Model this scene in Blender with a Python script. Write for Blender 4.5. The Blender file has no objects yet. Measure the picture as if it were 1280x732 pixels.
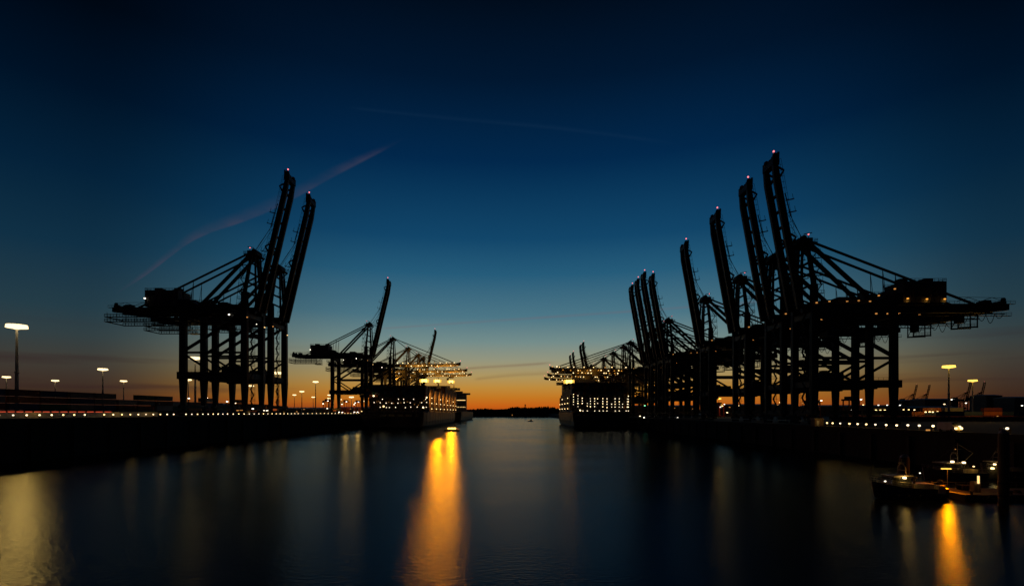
import bpy, math, random
from mathutils import Vector

random.seed(11)
scene = bpy.context.scene
col = scene.collection
F, YH, H = 640.0, 515.0, 13.4          # focal length in photo pixels, horizon row, eye height (m)
R = math.radians


def P(px, py, Y):
    """World point seen at photo pixel (px, py) at distance Y."""
    return Vector(((px - 640) / F * Y, Y, H - (py - YH) / F * Y))


def PW(px, py, z=0.0):
    """World point on the level z seen at photo pixel."""
    Y = (H - z) * F / (py - YH)
    return Vector(((px - 640) / F * Y, Y, z))


def lin(r, g, b):
    f = lambda c: (c / 255 / 12.92) if c / 255 <= 0.04045 else ((c / 255 + 0.055) / 1.055) ** 2.4
    return (f(r), f(g), f(b), 1.0)


# ------------------------------------------------------------------ mesh builder
class MB:
    def __init__(self, flip=False):
        self.v, self.f, self.flip = [], [], flip

    def box(self, x0, x1, y0, y1, z0, z1):
        x0, x1 = min(x0, x1), max(x0, x1)
        y0, y1 = min(y0, y1), max(y0, y1)
        n = len(self.v)
        self.v += [(x0, y0, z0), (x1, y0, z0), (x1, y1, z0), (x0, y1, z0), (x0, y0, z1), (x1, y0, z1), (x1, y1, z1), (x0, y1, z1)]
        self.f += [tuple(n + i for i in q) for q in ((0, 3, 2, 1), (4, 5, 6, 7), (0, 1, 5, 4), (1, 2, 6, 5), (2, 3, 7, 6), (3, 0, 4, 7))]
        return self

    def _ring(self, rings, cap=True):
        n0 = len(self.v)
        k = len(rings[0])
        for r in rings:
            self.v += [tuple(p) for p in r]
        for i in range(len(rings) - 1):
            a, b = n0 + i * k, n0 + (i + 1) * k
            for j in range(k):
                j2 = (j + 1) % k
                self.f.append((a + j, a + j2, b + j2, b + j))
        if cap:
            self.f.append(tuple(n0 + j for j in reversed(range(k))))
            b = n0 + (len(rings) - 1) * k
            self.f.append(tuple(b + j for j in range(k)))
        return self

    @staticmethod
    def _frame(p, q, up):
        d = (q - p).normalized()
        up = Vector(up)
        if abs(d.dot(up)) > 0.98:
            up = Vector((1, 0, 0)) if abs(d.x) < 0.9 else Vector((0, 1, 0))
        s = d.cross(up).normalized()
        return s, s.cross(d).normalized()

    def beam(self, p, q, w, h, w2=None, h2=None, up=(0, 0, 1)):
        p, q = Vector(p), Vector(q)
        s, t = self._frame(p, q, up)
        w2, h2 = w2 or w, h2 or h
        r = lambda c, a, b: [c - s * a / 2 - t * b / 2, c + s * a / 2 - t * b / 2, c + s * a / 2 + t * b / 2, c - s * a / 2 + t * b / 2]
        return self._ring([r(p, w, h), r(q, w2, h2)])

    def tube(self, p, q, r, n=6, r2=None):
        p, q = Vector(p), Vector(q)
        s, t = self._frame(p, q, (0, 0, 1))
        r2 = r if r2 is None else r2
        g = lambda c, a: [c + (s * math.cos(2 * math.pi * i / n) + t * math.sin(2 * math.pi * i / n)) * a for i in range(n)]
        return self._ring([g(p, r), g(q, r2)])

    def path(self, pts, r, n=5):
        for a, b in zip(pts, pts[1:]):
            self.tube(a, b, r, n)
        return self

    def lathe(self, c, prof, n=14):
        c = Vector(c)
        rings = [[c + Vector((r * math.cos(2 * math.pi * i / n), r * math.sin(2 * math.pi * i / n), z)) for i in range(n)] for r, z in prof]
        return self._ring(rings)

    def loft(self, rings, cap=True):
        return self._ring([[Vector(p) for p in r] for r in rings], cap)

    def rail(self, pts, h=1.1, step=2.0, r=0.05):
        """Handrail: posts and two rails along a polyline."""
        up = Vector((0, 0, 1))
        for a, b in zip(pts, pts[1:]):
            a, b = Vector(a), Vector(b)
            k = max(1, round((b - a).length / step))
            for i in range(k + 1):
                p = a.lerp(b, i / k)
                self.tube(p, p + up * h, r, 4)
            self.tube(a + up * h, b + up * h, r, 4)
            self.tube(a + up * h * 0.55, b + up * h * 0.55, r * 0.8, 4)
        return self

    def mesh(self, name, mat):
        me = bpy.data.meshes.new(name)
        fs = [tuple(reversed(q)) for q in self.f] if self.flip else self.f
        me.from_pydata(self.v, [], fs)
        me.validate()
        me.materials.append(mat)
        return me

    def build(self, name, mat, parent=None, loc=None):
        return link(name, self.mesh(name, mat), parent, loc)


def link(name, data, parent=None, loc=None):
    o = bpy.data.objects.new(name, data)
    col.objects.link(o)
    if parent is not None:
        o.parent = parent
    if loc is not None:
        o.location = loc
    return o


def tag(o, label=None, cat=None, group=None, kind=None):
    for k, v in (("label", label), ("category", cat), ("group", group), ("kind", kind)):
        if v:
            o[k] = v
    return o


def empty(name, loc, label, cat, group=None, rz=0.0):
    o = link(name, None, None, loc)
    o.rotation_euler.z = rz
    return tag(o, label, cat, group)


def copy_tree(o, parent=None):
    c = o.copy()
    col.objects.link(c)
    c.parent = parent
    for ch in list(o.children):
        copy_tree(ch, c)
    return c


def lamp(name, loc, power, color, radius=0.4, parent=None, spot=None, aim=None):
    d = bpy.data.lights.new(name, 'SPOT' if spot else 'POINT')
    d.energy, d.color, d.shadow_soft_size = power, color, radius
    o = bpy.data.objects.new(name, d)
    col.objects.link(o)
    o.location = loc
    if spot:
        d.spot_size, d.spot_blend = spot, 0.6
        o.rotation_euler = (Vector(aim)).to_track_quat('-Z', 'Y').to_euler()
    if parent is not None:
        o.parent = parent
    return o


# ------------------------------------------------------------------ materials
def mat(name, base, rough=0.6, var=0.35, scale=0.6, metal=0.0, spec=0.4, dirt=None, streak=False):
    m = bpy.data.materials.new(name)
    m.use_nodes = True
    nt = m.node_tree
    b = nt.nodes["Principled BSDF"]
    b.inputs["Roughness"].default_value = rough
    b.inputs["Metallic"].default_value = metal
    b.inputs["Specular IOR Level"].default_value = spec
    tc = nt.nodes.new("ShaderNodeTexCoord")
    mp = nt.nodes.new("ShaderNodeMapping")
    mp.inputs["Scale"].default_value = (1, 1, 0.12) if streak else (1, 1, 1)
    nt.links.new(tc.outputs["Object"], mp.inputs[0])
    n = nt.nodes.new("ShaderNodeTexNoise")
    n.inputs["Scale"].default_value = scale
    n.inputs["Detail"].default_value = 6
    n.inputs["Roughness"].default_value = 0.62
    nt.links.new(mp.outputs[0], n.inputs["Vector"])
    r = nt.nodes.new("ShaderNodeValToRGB")
    lo = [c * (1 - var) for c in base]
    hi = [min(1, c * (1 + var)) for c in base]
    d = dirt or lo
    r.color_ramp.elements[0].position, r.color_ramp.elements[0].color = 0.32, (*d, 1)
    r.color_ramp.elements[1].position, r.color_ramp.elements[1].color = 0.68, (*hi, 1)
    e = r.color_ramp.elements.new(0.46)
    e.color = (*base, 1)
    nt.links.new(n.outputs["Fac"], r.inputs[0])
    nt.links.new(r.outputs[0], b.inputs["Base Color"])
    mr = nt.nodes.new("ShaderNodeMapRange")
    mr.inputs["To Min"].default_value = max(0.05, rough - 0.15)
    mr.inputs["To Max"].default_value = min(1, rough + 0.15)
    nt.links.new(n.outputs["Fac"], mr.inputs[0])
    nt.links.new(mr.outputs[0], b.inputs["Roughness"])
    bp = nt.nodes.new("ShaderNodeBump")
    bp.inputs["Strength"].default_value = 0.15
    bp.inputs["Distance"].default_value = 0.05
    nt.links.new(n.outputs["Fac"], bp.inputs["Height"])
    nt.links.new(bp.outputs[0], b.inputs["Normal"])
    return m


def glow(name, color, strength):
    m = bpy.data.materials.new(name)
    m.use_nodes = True
    nt = m.node_tree
    nt.nodes.clear()
    o = nt.nodes.new("ShaderNodeOutputMaterial")
    e = nt.nodes.new("ShaderNodeEmission")
    e.inputs[0].default_value = (*color, 1)
    e.inputs[1].default_value = strength
    nt.links.new(e.outputs[0], o.inputs[0])
    m.cycles.emission_sampling = 'NONE'      # the lamps beside these lenses do the lighting
    return m


WARM = (1.0, 0.53, 0.10)
SODIUM = (1.0, 0.50, 0.08)
AMBER = (1.0, 0.245, 0.0)
M = {
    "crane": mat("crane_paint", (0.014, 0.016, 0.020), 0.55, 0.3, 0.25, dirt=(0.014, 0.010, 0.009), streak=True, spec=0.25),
    "house": mat("house_cladding", (0.04, 0.032, 0.028), 0.6, 0.25, 0.5, streak=True),
    "cable": mat("steel_cable", (0.03, 0.03, 0.03), 0.5, 0.2, 2.0, metal=0.4),
    "galv": mat("galvanised_steel", (0.22, 0.22, 0.22), 0.5, 0.2, 1.5, metal=0.6),
    "crane_paint_lit": mat("crane_paint_lit", (0.16, 0.13, 0.09), 0.55, 0.25, 0.3, streak=True, spec=0.3),  # crane paint lightened so booms and frames look floodlit
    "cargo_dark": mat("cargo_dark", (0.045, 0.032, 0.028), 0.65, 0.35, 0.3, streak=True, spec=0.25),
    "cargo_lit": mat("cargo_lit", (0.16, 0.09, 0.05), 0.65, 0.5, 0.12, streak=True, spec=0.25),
    "glass": mat("dark_glass", (0.02, 0.025, 0.03), 0.12, 0.2, 1.0, spec=0.7),
    "rubber": mat("black_rubber", (0.015, 0.015, 0.015), 0.85, 0.3, 3.0),
    "concrete": mat("quay_concrete", (0.03, 0.029, 0.027), 0.9, 0.35, 0.35, dirt=(0.014, 0.014, 0.012), spec=0.1, streak=True),
    "asphalt": mat("apron_asphalt", (0.05, 0.05, 0.05), 0.85, 0.35, 0.15),
    "earth": mat("shore_earth", (0.05, 0.05, 0.035), 0.95, 0.4, 0.02),
    "hull": mat("hull_paint", (0.035, 0.04, 0.05), 0.45, 0.35, 0.12, dirt=(0.05, 0.028, 0.016), streak=True),
    "hull_warm": mat("hull_paint_rust", (0.12, 0.08, 0.06), 0.5, 0.35, 0.12, dirt=(0.06, 0.03, 0.018), streak=True),
    "white": mat("ship_white", (0.6, 0.58, 0.54), 0.5, 0.12, 0.4, dirt=(0.4, 0.34, 0.27), streak=True),
    "foliage": mat("shore_foliage", (0.04, 0.055, 0.025), 0.95, 0.5, 0.1),
    "wood": mat("tarred_timber", (0.05, 0.04, 0.03), 0.85, 0.4, 2.0, streak=True),
    "roof": mat("metal_roof", (0.35, 0.34, 0.33), 0.5, 0.2, 0.2),
    "brick": mat("warehouse_wall", (0.22, 0.17, 0.14), 0.85, 0.3, 0.5),
    "pole": mat("mast_steel", (0.55, 0.53, 0.49), 0.55, 0.2, 0.8, streak=True),
    "boat": mat("boat_hull", (0.025, 0.03, 0.04), 0.4, 0.3, 1.5),
    "boat_white": mat("boat_cabin", (0.45, 0.43, 0.38), 0.5, 0.15, 1.0, dirt=(0.3, 0.26, 0.2)),
    "deck": mat("boat_deck", (0.14, 0.10, 0.07), 0.8, 0.35, 1.5),
    "red_paint": mat("red_steel", (0.35, 0.05, 0.03), 0.5, 0.25, 0.6),
    "g_mast": glow("mast_lens", (1.0, 0.74, 0.36), 2.4),
    "g_sodium": glow("sodium_lens", (1.0, 0.56, 0.08), 2.6),
    "g_white": glow("white_lens", (1.0, 0.90, 0.70), 5),
    "g_quay": glow("quay_lens", (1.0, 0.72, 0.36), 4),
    "g_stern": glow("stern_lens", (1.0, 0.80, 0.52), 2.2),
    "g_house": glow("house_lens", (1.0, 0.40, 0.05), 1.2),
    "g_warm": glow("warm_lens", (1.0, 0.66, 0.25), 4),
    "g_dim": glow("dim_lens", (1.0, 0.42, 0.10), 0.6),
    "g_amber": glow("amber_lens", (1.0, 0.58, 0.10), 5),
    "g_flare": glow("flood_bloom_glow", (1.0, 0.50, 0.07), 1.4),
    "g_red": glow("red_trail_glow", (1.0, 0.12, 0.05), 0.75),
    "g_warn": glow("warning_lens", (1.0, 0.20, 0.22), 2.2),
    "g_green": glow("green_lens", (0.25, 1.0, 0.5), 3),
    "g_win": glow("lit_window", (1.0, 0.62, 0.22), 1.6),
}
CONT = [
    mat("container_maroon", (0.16, 0.035, 0.03), 0.6, 0.3, 0.3, streak=True),
    mat("container_blue", (0.03, 0.06, 0.15), 0.6, 0.3, 0.3, streak=True),
    mat("container_orange", (0.42, 0.12, 0.03), 0.6, 0.25, 0.3, streak=True),
    mat("container_grey", (0.2, 0.2, 0.2), 0.6, 0.25, 0.3, streak=True),
    mat("container_white", (0.5, 0.48, 0.44), 0.6, 0.15, 0.3, streak=True),
    mat("container_green", (0.03, 0.10, 0.06), 0.6, 0.3, 0.3, streak=True),
]
CNAME = ["maroon", "blue", "orange", "grey", "white", "green"]


def water_material():
    m = bpy.data.materials.new("harbour_water")
    m.use_nodes = True
    nt = m.node_tree
    N, L = nt.nodes.new, nt.links.new
    nt.nodes.remove(nt.nodes["Principled BSDF"])
    body = N("ShaderNodeBsdfDiffuse")
    body.inputs[0].default_value = (0.014, 0.015, 0.012, 1)
    b = N("ShaderNodeBsdfGlossy")
    b.distribution = 'BECKMANN'
    b.inputs["Color"].default_value = (0.36, 0.43, 0.50, 1)
    fr = N("ShaderNodeFresnel")
    fr.inputs[0].default_value = 1.33
    mx = N("ShaderNodeMixShader")
    L(fr.outputs[0], mx.inputs[0])
    L(body.outputs[0], mx.inputs[1])
    L(b.outputs[0], mx.inputs[2])
    L(mx.outputs[0], nt.nodes["Material Output"].inputs[0])
    tc = N("ShaderNodeTexCoord")
    # broad streaks of ruffled water, drawn out across the basin
    mp = N("ShaderNodeMapping")
    mp.inputs["Scale"].default_value = (0.012, 0.03, 1)
    mp.inputs["Rotation"].default_value = (0, 0, 0.25)
    L(tc.outputs["Object"], mp.inputs[0])
    n = N("ShaderNodeTexNoise")
    n.inputs["Scale"].default_value = 1.0
    n.inputs["Detail"].default_value = 5
    n.inputs["Distortion"].default_value = 0.9
    L(mp.outputs[0], n.inputs["Vector"])
    mr = N("ShaderNodeMapRange")
    mr.inputs["From Min"].default_value, mr.inputs["From Max"].default_value = 0.34, 0.68
    mr.inputs["To Min"].default_value, mr.inputs["To Max"].default_value = 0.165, 0.25
    L(n.outputs["Fac"], mr.inputs[0])
    L(mr.outputs[0], b.inputs["Roughness"])
    # small waves
    mp2 = N("ShaderNodeMapping")
    mp2.inputs["Scale"].default_value = (1.3, 2.6, 1)
    L(tc.outputs["Object"], mp2.inputs[0])
    n2 = N("ShaderNodeTexNoise")
    n2.inputs["Scale"].default_value = 1.0
    n2.inputs["Detail"].default_value = 4
    n2.inputs["Roughness"].default_value = 0.6
    L(mp2.outputs[0], n2.inputs["Vector"])
    bp = N("ShaderNodeBump")
    bp.inputs["Strength"].default_value = 0.42
    bp.inputs["Distance"].default_value = 0.13
    L(n2.outputs["Fac"], bp.inputs["Height"])
    mp3 = N("ShaderNodeMapping")
    mp3.inputs["Scale"].default_value = (0.03, 0.09, 1)
    L(tc.outputs["Object"], mp3.inputs[0])
    n3 = N("ShaderNodeTexNoise")
    n3.inputs["Scale"].default_value = 1.0
    n3.inputs["Detail"].default_value = 3
    L(mp3.outputs[0], n3.inputs["Vector"])
    bp2 = N("ShaderNodeBump")
    bp2.inputs["Strength"].default_value = 0.06
    bp2.inputs["Distance"].default_value = 0.5
    L(n3.outputs["Fac"], bp2.inputs["Height"])
    L(bp.outputs[0], bp2.inputs["Normal"])
    for n_ in (b, body, fr):
        L(bp2.outputs[0], n_.inputs["Normal"])
    return m


# ------------------------------------------------------------------ sky
def build_world():
    w = bpy.data.worlds.new("World")
    scene.world = w
    w.use_nodes = True
    nt = w.node_tree
    nt.nodes.clear()
    N, L = nt.nodes.new, nt.links.new
    out = N("ShaderNodeOutputWorld")
    bg = N("ShaderNodeBackground")
    L(bg.outputs[0], out.inputs[0])
    tc = N("ShaderNodeTexCoord")
    sp = N("ShaderNodeSeparateXYZ")
    L(tc.outputs["Generated"], sp.inputs[0])

    def math_(op, a, b=None, c=None, clamp=False):
        n = N("ShaderNodeMath")
        n.operation = op
        n.use_clamp = clamp
        for i, x in enumerate((a, b, c)):
            if x is None:
                continue
            if isinstance(x, (int, float)):
                n.inputs[i].default_value = x
            else:
                L(x, n.inputs[i])
        return n.outputs[0]

    def mixc(f, a, b, mode='MIX'):
        n = N("ShaderNodeMix")
        n.data_type = 'RGBA'
        n.blend_type = mode
        for i, x in ((0, f), (6, a), (7, b)):
            if isinstance(x, (int, float)):
                n.inputs[i].default_value = x
            elif isinstance(x, tuple):
                n.inputs[i].default_value = x
            else:
                L(x, n.inputs[i])
        return n.outputs[2]

    def smooth(x, a, b):
        n = N("ShaderNodeMapRange")
        n.interpolation_type = 'SMOOTHSTEP'
        n.inputs["From Min"].default_value, n.inputs["From Max"].default_value = a, b
        L(x, n.inputs[0])
        return n.outputs[0]

    x, y, z = sp.outputs
    r = math_('SQRT', math_('ADD', math_('MULTIPLY', x, x), math_('MULTIPLY', y, y)))
    elev = math_('ARCTAN2', z, r)
    t = math_('DIVIDE', elev, R(60), clamp=True)
    cosaz = math_('DIVIDE', math_('ADD', math_('MULTIPLY', y, math.cos(R(2.5))), math_('MULTIPLY', x, math.sin(R(2.5)))), math_('MAXIMUM', r, 1e-4))

    def ramp(stops):
        n = N("ShaderNodeValToRGB")
        n.color_ramp.interpolation = 'LINEAR'
        el = n.color_ramp.elements
        for i, (deg, c) in enumerate(stops):
            e = el[i] if i < 2 else el.new(min(1, deg / 60))
            e.position = min(1, deg / 60)
            e.color = lin(*c)
        L(t, n.inputs[0])
        return n.outputs[0]

    centre = ramp([(0.0, (178, 74, 20)), (50.0, (0, 6, 15)), (0.7, (198, 96, 22)), (1.7, (196, 121, 35)), (2.8, (190, 139, 61)), (4.0, (174, 149, 94)), (5.8, (148, 149, 125)),
                   (7.8, (116, 141, 139)), (10.5, (77, 119, 135)), (15, (38, 92, 122)), (18.6, (18, 70, 106)), (26, (2, 40, 76)), (33, (1, 23, 48)), (39, (1, 12, 27))])
    side = ramp([(0.0, (62, 32, 24)), (50.0, (0, 2, 6)), (1.6, (60, 41, 30)), (3.0, (62, 50, 42)), (4.6, (62, 60, 54)), (6.6, (50, 63, 66)), (9.0, (36, 60, 71)),
                 (14, (16, 48, 69)), (20, (4, 33, 57)), (26, (0, 18, 38)), (32, (0, 7, 18))])
    east = ramp([(0.0, (10, 14, 22)), (60.0, (0, 2, 6)), (20, (3, 9, 20))])
    f1 = smooth(cosaz, 0.735, 0.995)
    f2 = smooth(cosaz, -0.25, 0.72)
    c = mixc(f1, side, centre)
    c = mixc(f2, east, c)

    # low streaks of dusky cloud, thin and level
    mp = N("ShaderNodeMapping")
    mp.inputs["Scale"].default_value = (1.6, 1.6, 34)
    L(tc.outputs["Generated"], mp.inputs[0])
    nz = N("ShaderNodeTexNoise")
    nz.inputs["Scale"].default_value = 1.7
    nz.inputs["Detail"].default_value = 5
    L(mp.outputs[0], nz.inputs["Vector"])
    band = math_('MULTIPLY', smooth(nz.outputs["Fac"], 0.50, 0.72), math_('SUBTRACT', 1.0, smooth(elev, R(2.0), R(9.0))))
    sidew = math_('SUBTRACT', 1.15, f1)
    c = mixc(math_('MULTIPLY', math_('MULTIPLY', band, sidew), 0.55), c, lin(48, 28, 32))

    # condensation trails, described by where they stand in the sky (slopes x/y and z/y)
    ym = math_('MAXIMUM', y, 1e-3)
    a = math_('DIVIDE', x, ym)
    b = math_('DIVIDE', z, ym)
    front = math_('GREATER_THAN', y, 0.05)
    n2 = N("ShaderNodeTexNoise")
    n2.inputs["Scale"].default_value = 26
    n2.inputs["Detail"].default_value = 5
    mp2 = N("ShaderNodeMapping")
    mp2.inputs["Rotation"].default_value = (0, R(-38), 0)
    mp2.inputs["Scale"].default_value = (0.35, 1, 1.6)
    L(tc.outputs["Generated"], mp2.inputs[0])
    L(mp2.outputs[0], n2.inputs["Vector"])

    def trail(pts, w_lo, w_hi, col_, amt, noise=0.7):
        """pts: photo pixels along the trail; widths under and above its line at both ends."""
        x0, x1 = pts[0][0], pts[-1][0]
        s = math_('DIVIDE', math_('SUBTRACT', a, (x0 - 640) / F), (x1 - x0) / F)
        fc = N("ShaderNodeFloatCurve")
        cu = fc.mapping.curves[0]
        for i, (px, py) in enumerate(pts):
            q = ((px - x0) / (x1 - x0), (YH - py) / F)
            if i == 0:
                cu.points[0].location = q
            elif i == len(pts) - 1:
                cu.points[len(cu.points) - 1].location = q
            else:
                cu.points.new(*q)
        fc.mapping.update()
        L(s, fc.inputs[1])
        db = math_('SUBTRACT', b, fc.outputs[0])
        lo = math_('ADD', w_lo[0] / F, math_('MULTIPLY', s, (w_lo[1] - w_lo[0]) / F))
        mid = math_('MULTIPLY', math_('MULTIPLY', s, math_('SUBTRACT', 1.0, s)), 4.0, clamp=True)
        hi = math_('ADD', w_hi[0] / F, math_('MULTIPLY', mid, (w_hi[1] - w_hi[0]) / F))
        up = math_('SUBTRACT', 1.0, math_('DIVIDE', math_('MAXIMUM', db, 0.0), math_('MAXIMUM', hi, 0.001)), clamp=True)
        dn = math_('SUBTRACT', 1.0, math_('DIVIDE', math_('MAXIMUM', math_('MULTIPLY', db, -1.0), 0.0), math_('MAXIMUM', lo, 0.001)), clamp=True)
        body = math_('MULTIPLY', math_('POWER', up, 1.4), math_('POWER', dn, 1.2))
        ends = math_('MULTIPLY', smooth(s, 0.0, 0.06), math_('SUBTRACT', 1.0, smooth(s, 0.82, 1.0)))
        k = math_('MULTIPLY', math_('MULTIPLY', body, ends), math_('ADD', 1 - noise, math_('MULTIPLY', smooth(n2.outputs["Fac"], 0.3, 0.7), noise)))
        k = math_('MULTIPLY', math_('MULTIPLY', k, front), amt, clamp=True)
        return lambda base: mixc(k, base, col_)

    c = trail([(143, 368), (188, 339), (214, 319), (233, 305), (260, 291), (298, 278), (336, 263), (420, 218), (512, 170)], (2, 3.5), (2.5, 17), lin(66, 64, 84), 0.55)(c)
    c = trail([(430, 134), (560, 148), (700, 161), (860, 182)], (3, 4), (3, 5), lin(40, 66, 96), 0.10, 0.3)(c)
    c = trail([(455, 412), (600, 402), (760, 391), (1010, 372)], (2, 3), (2, 3), lin(120, 90, 96), 0.28, 0.4)(c)
    c = trail([(560, 462), (600, 459), (650, 456), (700, 452)], (3, 3), (2, 3), lin(110, 76, 60), 0.45, 0.3)(c)
    c = trail([(590, 474), (640, 469), (690, 466), (735, 461)], (3, 3), (3, 5), lin(120, 92, 62), 0.4, 0.3)(c)
    L(c, bg.inputs[0])
    bg.inputs[1].default_value = 1.0


build_world()

# the last of the sun, already under the rim of the land
sd = bpy.data.lights.new("sun", 'SUN')
sd.energy, sd.angle, sd.color = 0.01, R(8), (1.0, 0.5, 0.2)
so = bpy.data.objects.new("sun", sd)
col.objects.link(so)
so.rotation_euler = Vector((0, -1, -0.01)).to_track_quat('-Z', 'Y').to_euler()

# ------------------------------------------------------------------ setting
WL, ZL = -133.5, 11.6      # left quay edge and level
WR, ZR = 104.0, 8.7        # right quay edge and level

mb = MB()
mb.v += [(-6000, -400, 0), (6000, -400, 0), (6000, 7000, 0), (-6000, 7000, 0)]
mb.f.append((0, 1, 2, 3))
tag(mb.build("harbour_water", water_material()), kind="structure")
tag(MB().box(-5000, WL - 1.6, -60, 1180, -3, ZL).build("quay_ground", M["asphalt"]), kind="structure")
tag(MB().box(WR + 1.6, 5000, 30, 5200, -3, ZR).build("quay_ground", M["asphalt"]), kind="structure")
tag(MB().box(-6500, 4900, 1500, 7200, -3, 1.6).build("far_shore", M["earth"]), kind="structure")
# low hills on the skyline beyond the far shore
mb = MB()
n = 60
rings = []
for i in range(n + 1):
    x = -2600 + 5200 * i / n
    h = 26 + 9 * math.sin(i * 0.31) + 6 * math.sin(i * 0.83 + 1)
    rings.append([(x, 2600, 0), (x, 2750, h), (x, 3100, h * 1.1), (x, 3300, 0)])
mb.loft(rings)
tag(mb.build("hills", M["earth"]), kind="structure")


def quay_wall(name, xf, side, y0, y1, ztop, label):
    t = empty(name, (xf, (y0 + y1) / 2, 0), label, "quay wall")
    ym = (y0 + y1) / 2
    s = side                                                     # +1: land at +x
    mb = MB()
    mb.box(0, s * 1.6, y0 - ym, y1 - ym, -3, ztop - 0.9)
    mb.build("wall_face", M["concrete"], t)
    MB().box(-s * 0.25, s * 1.59, y0 - ym, y1 - ym, ztop - 0.897, ztop + 0.12).build("coping", M["concrete"], t)
    k = int((y1 - y0) / 14)
    k = min(k, 60)
    for i in range(k):
        y = y0 - ym + 6 + i * 14
        MB().box(-s * 0.55, -s * 0.003, y - 0.5, y + 0.5, -0.6, ztop - 1.5).build("fender", M["rubber"], t)
    return t


quay_wall("quay_wall", WL, -1, -60, 1180, ZL, "dark concrete quay wall along the left side of the basin under the row of small lights")
quay_wall("quay_wall", WR, 1, 30, 1150, ZR, "dark concrete quay wall along the right side of the basin behind the moored boats")

# ------------------------------------------------------------------ gantry cranes


def crane_proto(sgn, G, S, zg, gd, za, uT, L, raised, zp, pd, zs, lw, taper, style, trolley_u, drop, flood, lamps=(), boom_mat="crane", ang=78.5, lit_frame=False):
    """Parts of one ship-to-shore crane as a list of (name, mesh, [children]); u points from the waterside rail to land."""
    T = lambda u, v, z: Vector((sgn * u, v, z))
    new = lambda: MB(flip=sgn < 0)
    out = []
    cr, ca = M["crane_paint_lit" if lit_frame else "crane"], M["cable"]
    gt = zg + gd

    def part(name, mb, m, kids=()):
        node = (name, mb.mesh(name, m), list(kids))
        out.append(node)
        return node

    def kid(name, mb, m):
        return (name, mb.mesh(name, m), [])

    def bx(mb, u0, u1, v0, v1, z0, z1):
        return mb.box(sgn * u0, sgn * u1, v0, v1, z0, z1)

    def quad(u, v, z, a, b):
        return [T(u - a / 2, v - b / 2, z), T(u + a / 2, v - b / 2, z), T(u + a / 2, v + b / 2, z), T(u - a / 2, v + b / 2, z)]

    # legs
    for u in (0, G):
        top = gt + 7 if u == 0 else gt - 0.4
        for v in (-S / 2, S / 2):
            mb = new()
            mb.loft([quad(u, v, 4.2, lw * taper, lw * 0.55), quad(u, v, zp + 0.02, lw * 1.08, lw * 0.8), quad(u, v, zp + pd + 0.3, lw * 1.05, lw * 0.8),
                     quad(u, v, zg - 2, lw, lw * 0.72), quad(u, v, top, lw * 0.95, lw * 0.7)])
            part("leg", mb, cr)
            mb = new()
            bx(mb, u - 0.7, u + 0.7, v - 3.6, v + 3.6, 1.5, 2.7)
            bx(mb, u - 0.45, u + 0.45, v - 1.0, v + 1.0, 2.7, 4.2)
            for k in range(6):
                w = v - 3.0 + k * 1.2
                mb.tube(T(u - 0.35, w, 0.62), T(u + 0.35, w, 0.62), 0.5, 10)
            part("wheel_bogie", mb, M["rubber"])
        mb = new()
        mb.beam(T(u, -S / 2 - 2.8, 4.7), T(u, S / 2 + 2.8, 4.7), 1.5, 1.7)
        part("sill_beam", mb, cr)
        mb = new()
        mb.beam(T(u, -S / 2 + 0.5, zp + pd / 2), T(u, S / 2 - 0.5, zp + pd / 2), 1.6, pd * 0.8)
        part("cross_beam", mb, cr)
        mb = new()
        mb.beam(T(u, -S / 2 + 0.5, zg - 1.2), T(u, S / 2 - 0.5, zg - 1.2), 2.0, 2.3)
        part("cross_beam", mb, cr)
    # portal beams, struts, braces
    for v in (-S / 2, S / 2):
        mb = new()
        mb.beam(T(-1.2, v, zp + pd / 2), T(G + 2.6, v, zp + pd / 2), lw * 0.86, pd)
        part("portal_beam", mb, cr)
        mb = new()
        mb.tube(T(0, v, zs), T(G, v, zs), 0.55, 8)
        part("strut", mb, cr)
        mb = new()
        mb.tube(T(G, v, zs + 0.6), T(1.0, v, zg - 1.0), 0.85, 8)
        part("diagonal_brace", mb, cr)
        for p, q in ((T(G, v, zs - 0.6), T(G * 0.53, v, zp + pd - 0.2)), (T(G * 0.47, v, zp + pd - 0.2), T(0, v, zs - 0.4))):
            mb = new()
            mb.tube(p, q, 0.55, 8)
            part("diagonal_brace", mb, cr)
        mb = new()
        mb.rail([T(2, v, zp + pd), T(G - 2, v, zp + pd)], 1.1, 2.0, 0.05)
        part("railing", mb, cr)
    # switch room standing on the portal beam
    mb = new()
    bx(mb, G * 0.12, G * 0.42, -S / 2 + 2.2, -S / 2 + 6.0, zp + pd, zp + pd + 3.2)
    bx(mb, G * 0.16, G * 0.22, -S / 2 + 2.6, -S / 2 + 5.0, zp + pd + 3.2, zp + pd + 4.0)
    part("switch_room", mb, M["house"])
    # main girders with ties
    for v in (-3.5, 3.5):
        mb = new()
        mb.loft([quad(-3, v, 0, 0.01, 0.01)] * 0 or [[T(-3, v - .75, zg), T(-3, v + .75, zg), T(-3, v + .75, gt), T(-3, v - .75, gt)],
                [T(uT - 9, v - .75, zg), T(uT - 9, v + .75, zg), T(uT - 9, v + .75, gt), T(uT - 9, v - .75, gt)],
                [T(uT, v - .75, zg + gd * .28), T(uT, v + .75, zg + gd * .28), T(uT, v + .75, gt), T(uT, v - .75, gt)]])
        part("main_girder", mb, cr)
    k = int((uT + 1) / 7)
    for i in range(k + 1):
        u = -2 + i * (uT) / k
        mb = new()
        mb.beam(T(u, -2.75, zg + gd * 0.6), T(u, 2.75, zg + gd * 0.6), 0.7, 1.4)
        part("girder_tie", mb, cr)
    mb = new()
    bx(mb, 6, G - 2, -2.6, 2.6, gt + 0.02, gt + 1.9)
    bx(mb, 12, 17, -3.0, 3.0, gt + 1.9, gt + 2.9)
    part("cable_room", mb, M["house"])
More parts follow.
